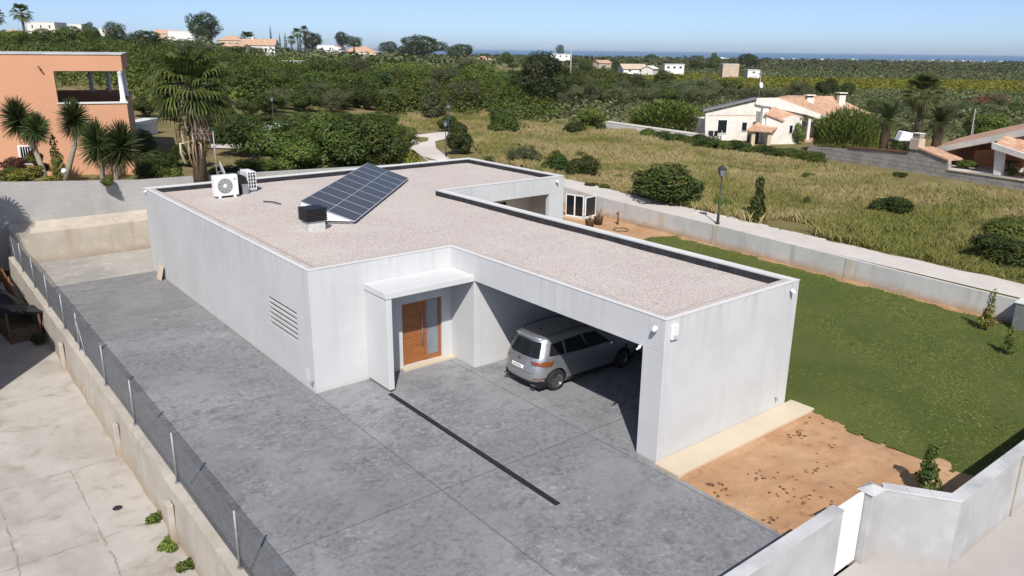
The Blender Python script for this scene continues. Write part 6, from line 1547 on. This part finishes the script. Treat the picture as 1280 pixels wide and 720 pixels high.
c = scatter_world(-60, 330, 95, 250, 4.4); random.Random(2).shuffle(c); c2 = c[:len(c)//3]; n = len(c2)
crowns_stuff('scrub', c2, rng.uniform(2.4, 4.2, n), rng.uniform(2.2, 4.6, n), 'leaf_dark', np.full(n, .45), 200, 'dark bushy scrub on the slope behind the orange house', 'scrub')
c = c[len(c)//3:]; n = len(c)
crowns_stuff('scrub', c, rng.uniform(1.8, 3.2, n), rng.uniform(1.2, 2.8, n), 'leaf_mid', np.full(n, .42), 150, 'green scrub covering the slope behind the orange house', 'scrub')
c = scatter_world(800, 1340, 245, 395, 3.8, .2); n = len(c)
crowns_stuff('vineyard', c, rng.uniform(2.0, 2.6, n), rng.uniform(1.5, 2.0, n), 'leaf_vine', np.full(n, .75), 60, 'bright green vineyard strip across the plain on the right', 'vineyard')
c = scatter_world(690, 1340, 96, 245, 4.8); n = len(c)
c = [q for q in c if rnd.random() < .85]; n = len(c)
crowns_stuff('scrub', c, rng.uniform(2.2, 3.6, n), rng.uniform(1.0, 2.4, n), 'leaf_olive', np.full(n, .5), 130, 'olive green scrub between the houses and the vineyard', 'scrub')
c = scatter_world(640, 1340, 395, 560, 9.); n = len(c)
crowns_stuff('olive_grove', c, rng.uniform(4.0, 5.6, n), rng.uniform(2.4, 4.0, n), 'leaf_olive', np.full(n, 1.2), 80, 'grey green olive grove beyond the vineyard', 'grove')
c = scatter_world(690, 800, 205, 395, 5.5); n = len(c)
crowns_stuff('orange_grove', c, rng.uniform(2.6, 3.6, n), rng.uniform(1.4, 2.4, n), 'leaf_orch', np.full(n, .8), 100, 'green grove strip between the pine and the far houses', 'orchard')
c = scatter_world(560, 1360, 560, 1000, 19); n = len(c)
crowns_stuff('wood', c, rng.uniform(6, 10, n), rng.uniform(3.5, 8.0, n), 'leaf_far', np.full(n, 1.7), 130, 'dark distant trees covering the plain towards the coast', 'wood')
c = scatter_world(480, 1380, 1000, 1800, 44); n = len(c)
crowns_stuff('wood', c, rng.uniform(14, 24, n), rng.uniform(3.0, 8.5, n), 'leaf_far', np.full(n, 5.0), 50, 'farthest dark line of trees below the sea', 'wood')
c = scatter_world(-60, 620, 330, 460, 13); n = len(c)
crowns_stuff('wood', c, rng.uniform(5, 8, n), rng.uniform(2.5, 5, n), 'leaf_far', np.full(n, 1.8), 60, 'trees behind the hilltop houses', 'wood')

# dry grass of the field
poly = np.array([ghit(px, py)[0][:2] for px, py in ((1330, 255), (1180, 236), (1000, 206), (900, 188), (800, 170), (755, 160), (745, 142), (700, 136), (640, 138), (580, 140), (500, 144), (430, 150), (470, 170), (520, 162), (556, 163), (585, 168))]
                + [(wallx(30)+3.5, 31.), (wallx(20)+2.45, 20.), (wallx(0)+2.45, 0.), (wallx(-17)+2.45, -17.), (60., -25.)])
def inpoly(x, y, P):
    c = np.zeros(len(x), bool); j = len(P)-1
    for i in range(len(P)):
        a, b = P[i], P[j]; k = ((a[1] > y) != (b[1] > y)) & (x < (b[0]-a[0])*(y-a[1])/(b[1]-a[1]+1e-12)+a[0]); c ^= k; j = i
    return c
n = 190000; mn, mx = poly.min(0), poly.max(0); x = rng.uniform(mn[0], mx[0], n); y = rng.uniform(mn[1], mx[1], n); k = inpoly(x, y, poly); x, y = x[k], y[k]
d = np.hypot(x-CAM[0], y-CAM[1]); k = rng.uniform(0, 1, len(x)) < np.clip(1.25*(45/d)**1.3, .1, 1); x, y, d = x[k], y[k], d[k]
hf = .38 + .30*(np.sin(x*.31+1.1*np.sin(y*.23))*np.sin(y*.27+.6)+.5) + .12*np.sin(x*1.7)*np.sin(y*1.9)
z = np.array([terr(a, b) for a, b in zip(x, y)])
print('grass tufts', len(x))
hf = np.clip(hf, .16, .95)
bare = np.sin(x*.13+2*np.sin(y*.09+1))*np.sin(y*.17+1.5*np.sin(x*.07))+.35*np.sin(x*.61)*np.sin(y*.53); kk = bare > -.9; x, y, z, hf, d = x[kk], y[kk], z[kk], hf[kk], d[kk]
o = blades('dry_grass', x, y, z, hf, .016*np.clip(d/32, 1, 3), MT['wild'], .30, 8)
tag(o, 'tall dry grass and weeds covering the field beyond the path', 'grass')
# weeds along the foot of walls and poppies
m = MB()
V = []; 
for i in range(7):
    P, d_ = ghit(rnd.choice((656, 660, 630, 870, 775, 850)) + rnd.uniform(-6, 6), rnd.uniform(178, 236)); T = Matrix.Translation((P[0], P[1], P[2]+.62))
    m.lathe([(0, -.02), (.10, .0), (.13, .07)], 8, T)
MT['clod'] = leafmat('dry_weed', (.16, .085, .045), (.30, .17, .09), None, .05)
# dry clumps on the bare soil
c = []
for _ in range(18):
    a_, b_ = rnd.uniform(4.9, 10.4), rnd.uniform(-13.4, -9.8); sp_ = rnd.uniform(.05, .3)
    for q in range(rnd.randint(2, 14)):
        x_, y_ = a_ + rnd.gauss(0, sp_), b_ + rnd.gauss(0, sp_*.6)
        if 4.75 < x_ < float(edgeL(y_)) and -9.6 > y_ > -13.5-(max(0, x_-5.4)*.6): c.append((x_, y_, float(hump(np.array([x_]), np.array([y_]))[0])))
n = len(c)
crowns_stuff('dry_weeds', c, rng.uniform(.015, .06, n), rng.uniform(.01, .03, n), 'clod', np.full(n, .045), 8, 'small dry brown weed clumps scattered on the ochre soil', 'weeds')
MT['poppy'] = simple('poppy_red', (.55, .05, .03), .6)
o = m.build('poppies', MT['poppy']); tag(o, 'scattered red poppies in the dry grass', 'flowers', kind='stuff')

# thin sea haze: one closed box of even, pale air round everything
hz, hnt, hb, ho = newmat('haze_air'); hnt.nodes.clear(); ho = hnt.nodes.new('ShaderNodeOutputMaterial'); hv = hnt.nodes.new('ShaderNodeVolumePrincipled')
hv.inputs['Color'].default_value = (.70, .85, 1.0, 1); hv.inputs['Density'].default_value = HAZE; hv.inputs['Anisotropy'].default_value = -.05
hnt.links.new(hv.outputs[0], ho.inputs['Volume'])
if HAZE:
    o = BX(-61000, -5000, -36, 61000, 63000, 40).build('haze', hz); o['kind'] = 'stuff'; tag(o, 'thin pale sea haze over the far plain', 'haze')

# ================================================================== LIGHT
sd = Vector((-.595, -.795, 1.0)).normalized()
sl = bpy.data.lights.new('sun', 'SUN'); sl.energy = SUN_E; sl.angle = R(.53); sl.color = (1.0, .955, .89)
so = bpy.data.objects.new('sun', sl); COL.objects.link(so); so.rotation_euler = sd.to_track_quat('Z', 'Y').to_euler()
w = bpy.data.worlds.new('World'); S.world = w; w.use_nodes = True; nt = w.node_tree; nt.nodes.clear()
sky = nt.nodes.new('ShaderNodeTexSky'); sky.sky_type = 'NISHITA'; sky.sun_disc = False; sky.sun_elevation = math.asin(sd.z); sky.sun_rotation = math.atan2(sd.x, sd.y)
sky.altitude = SKY_ALT; sky.air_density = SKY_AIR; sky.dust_density = SKY_DUST; sky.ozone_density = SKY_OZ
bg = nt.nodes.new('ShaderNodeBackground'); bg.inputs[1].default_value = SKY_S; ow = nt.nodes.new('ShaderNodeOutputWorld')
nt.links.new(sky.outputs[0], bg.inputs[0]); nt.links.new(bg.outputs[0], ow.inputs[0])
S.view_settings.view_transform = 'Standard'; S.view_settings.look = 'None'; S.view_settings.exposure = EXPO; S.view_settings.gamma = 1.0
S.view_settings.use_curve_mapping = False
S.cycles.use_denoising = True; S.cycles.denoiser = 'OPENIMAGEDENOISE'; S.cycles.denoising_input_passes = 'RGB_ALBEDO_NORMAL'; S.cycles.denoising_prefilter = 'ACCURATE'; S.cycles.max_bounces = 6; S.cycles.diffuse_bounces = 2; S.cycles.volume_bounces = 0; S.cycles.transparent_max_bounces = 8
S.cycles.caustics_reflective = False; S.cycles.caustics_refractive = False
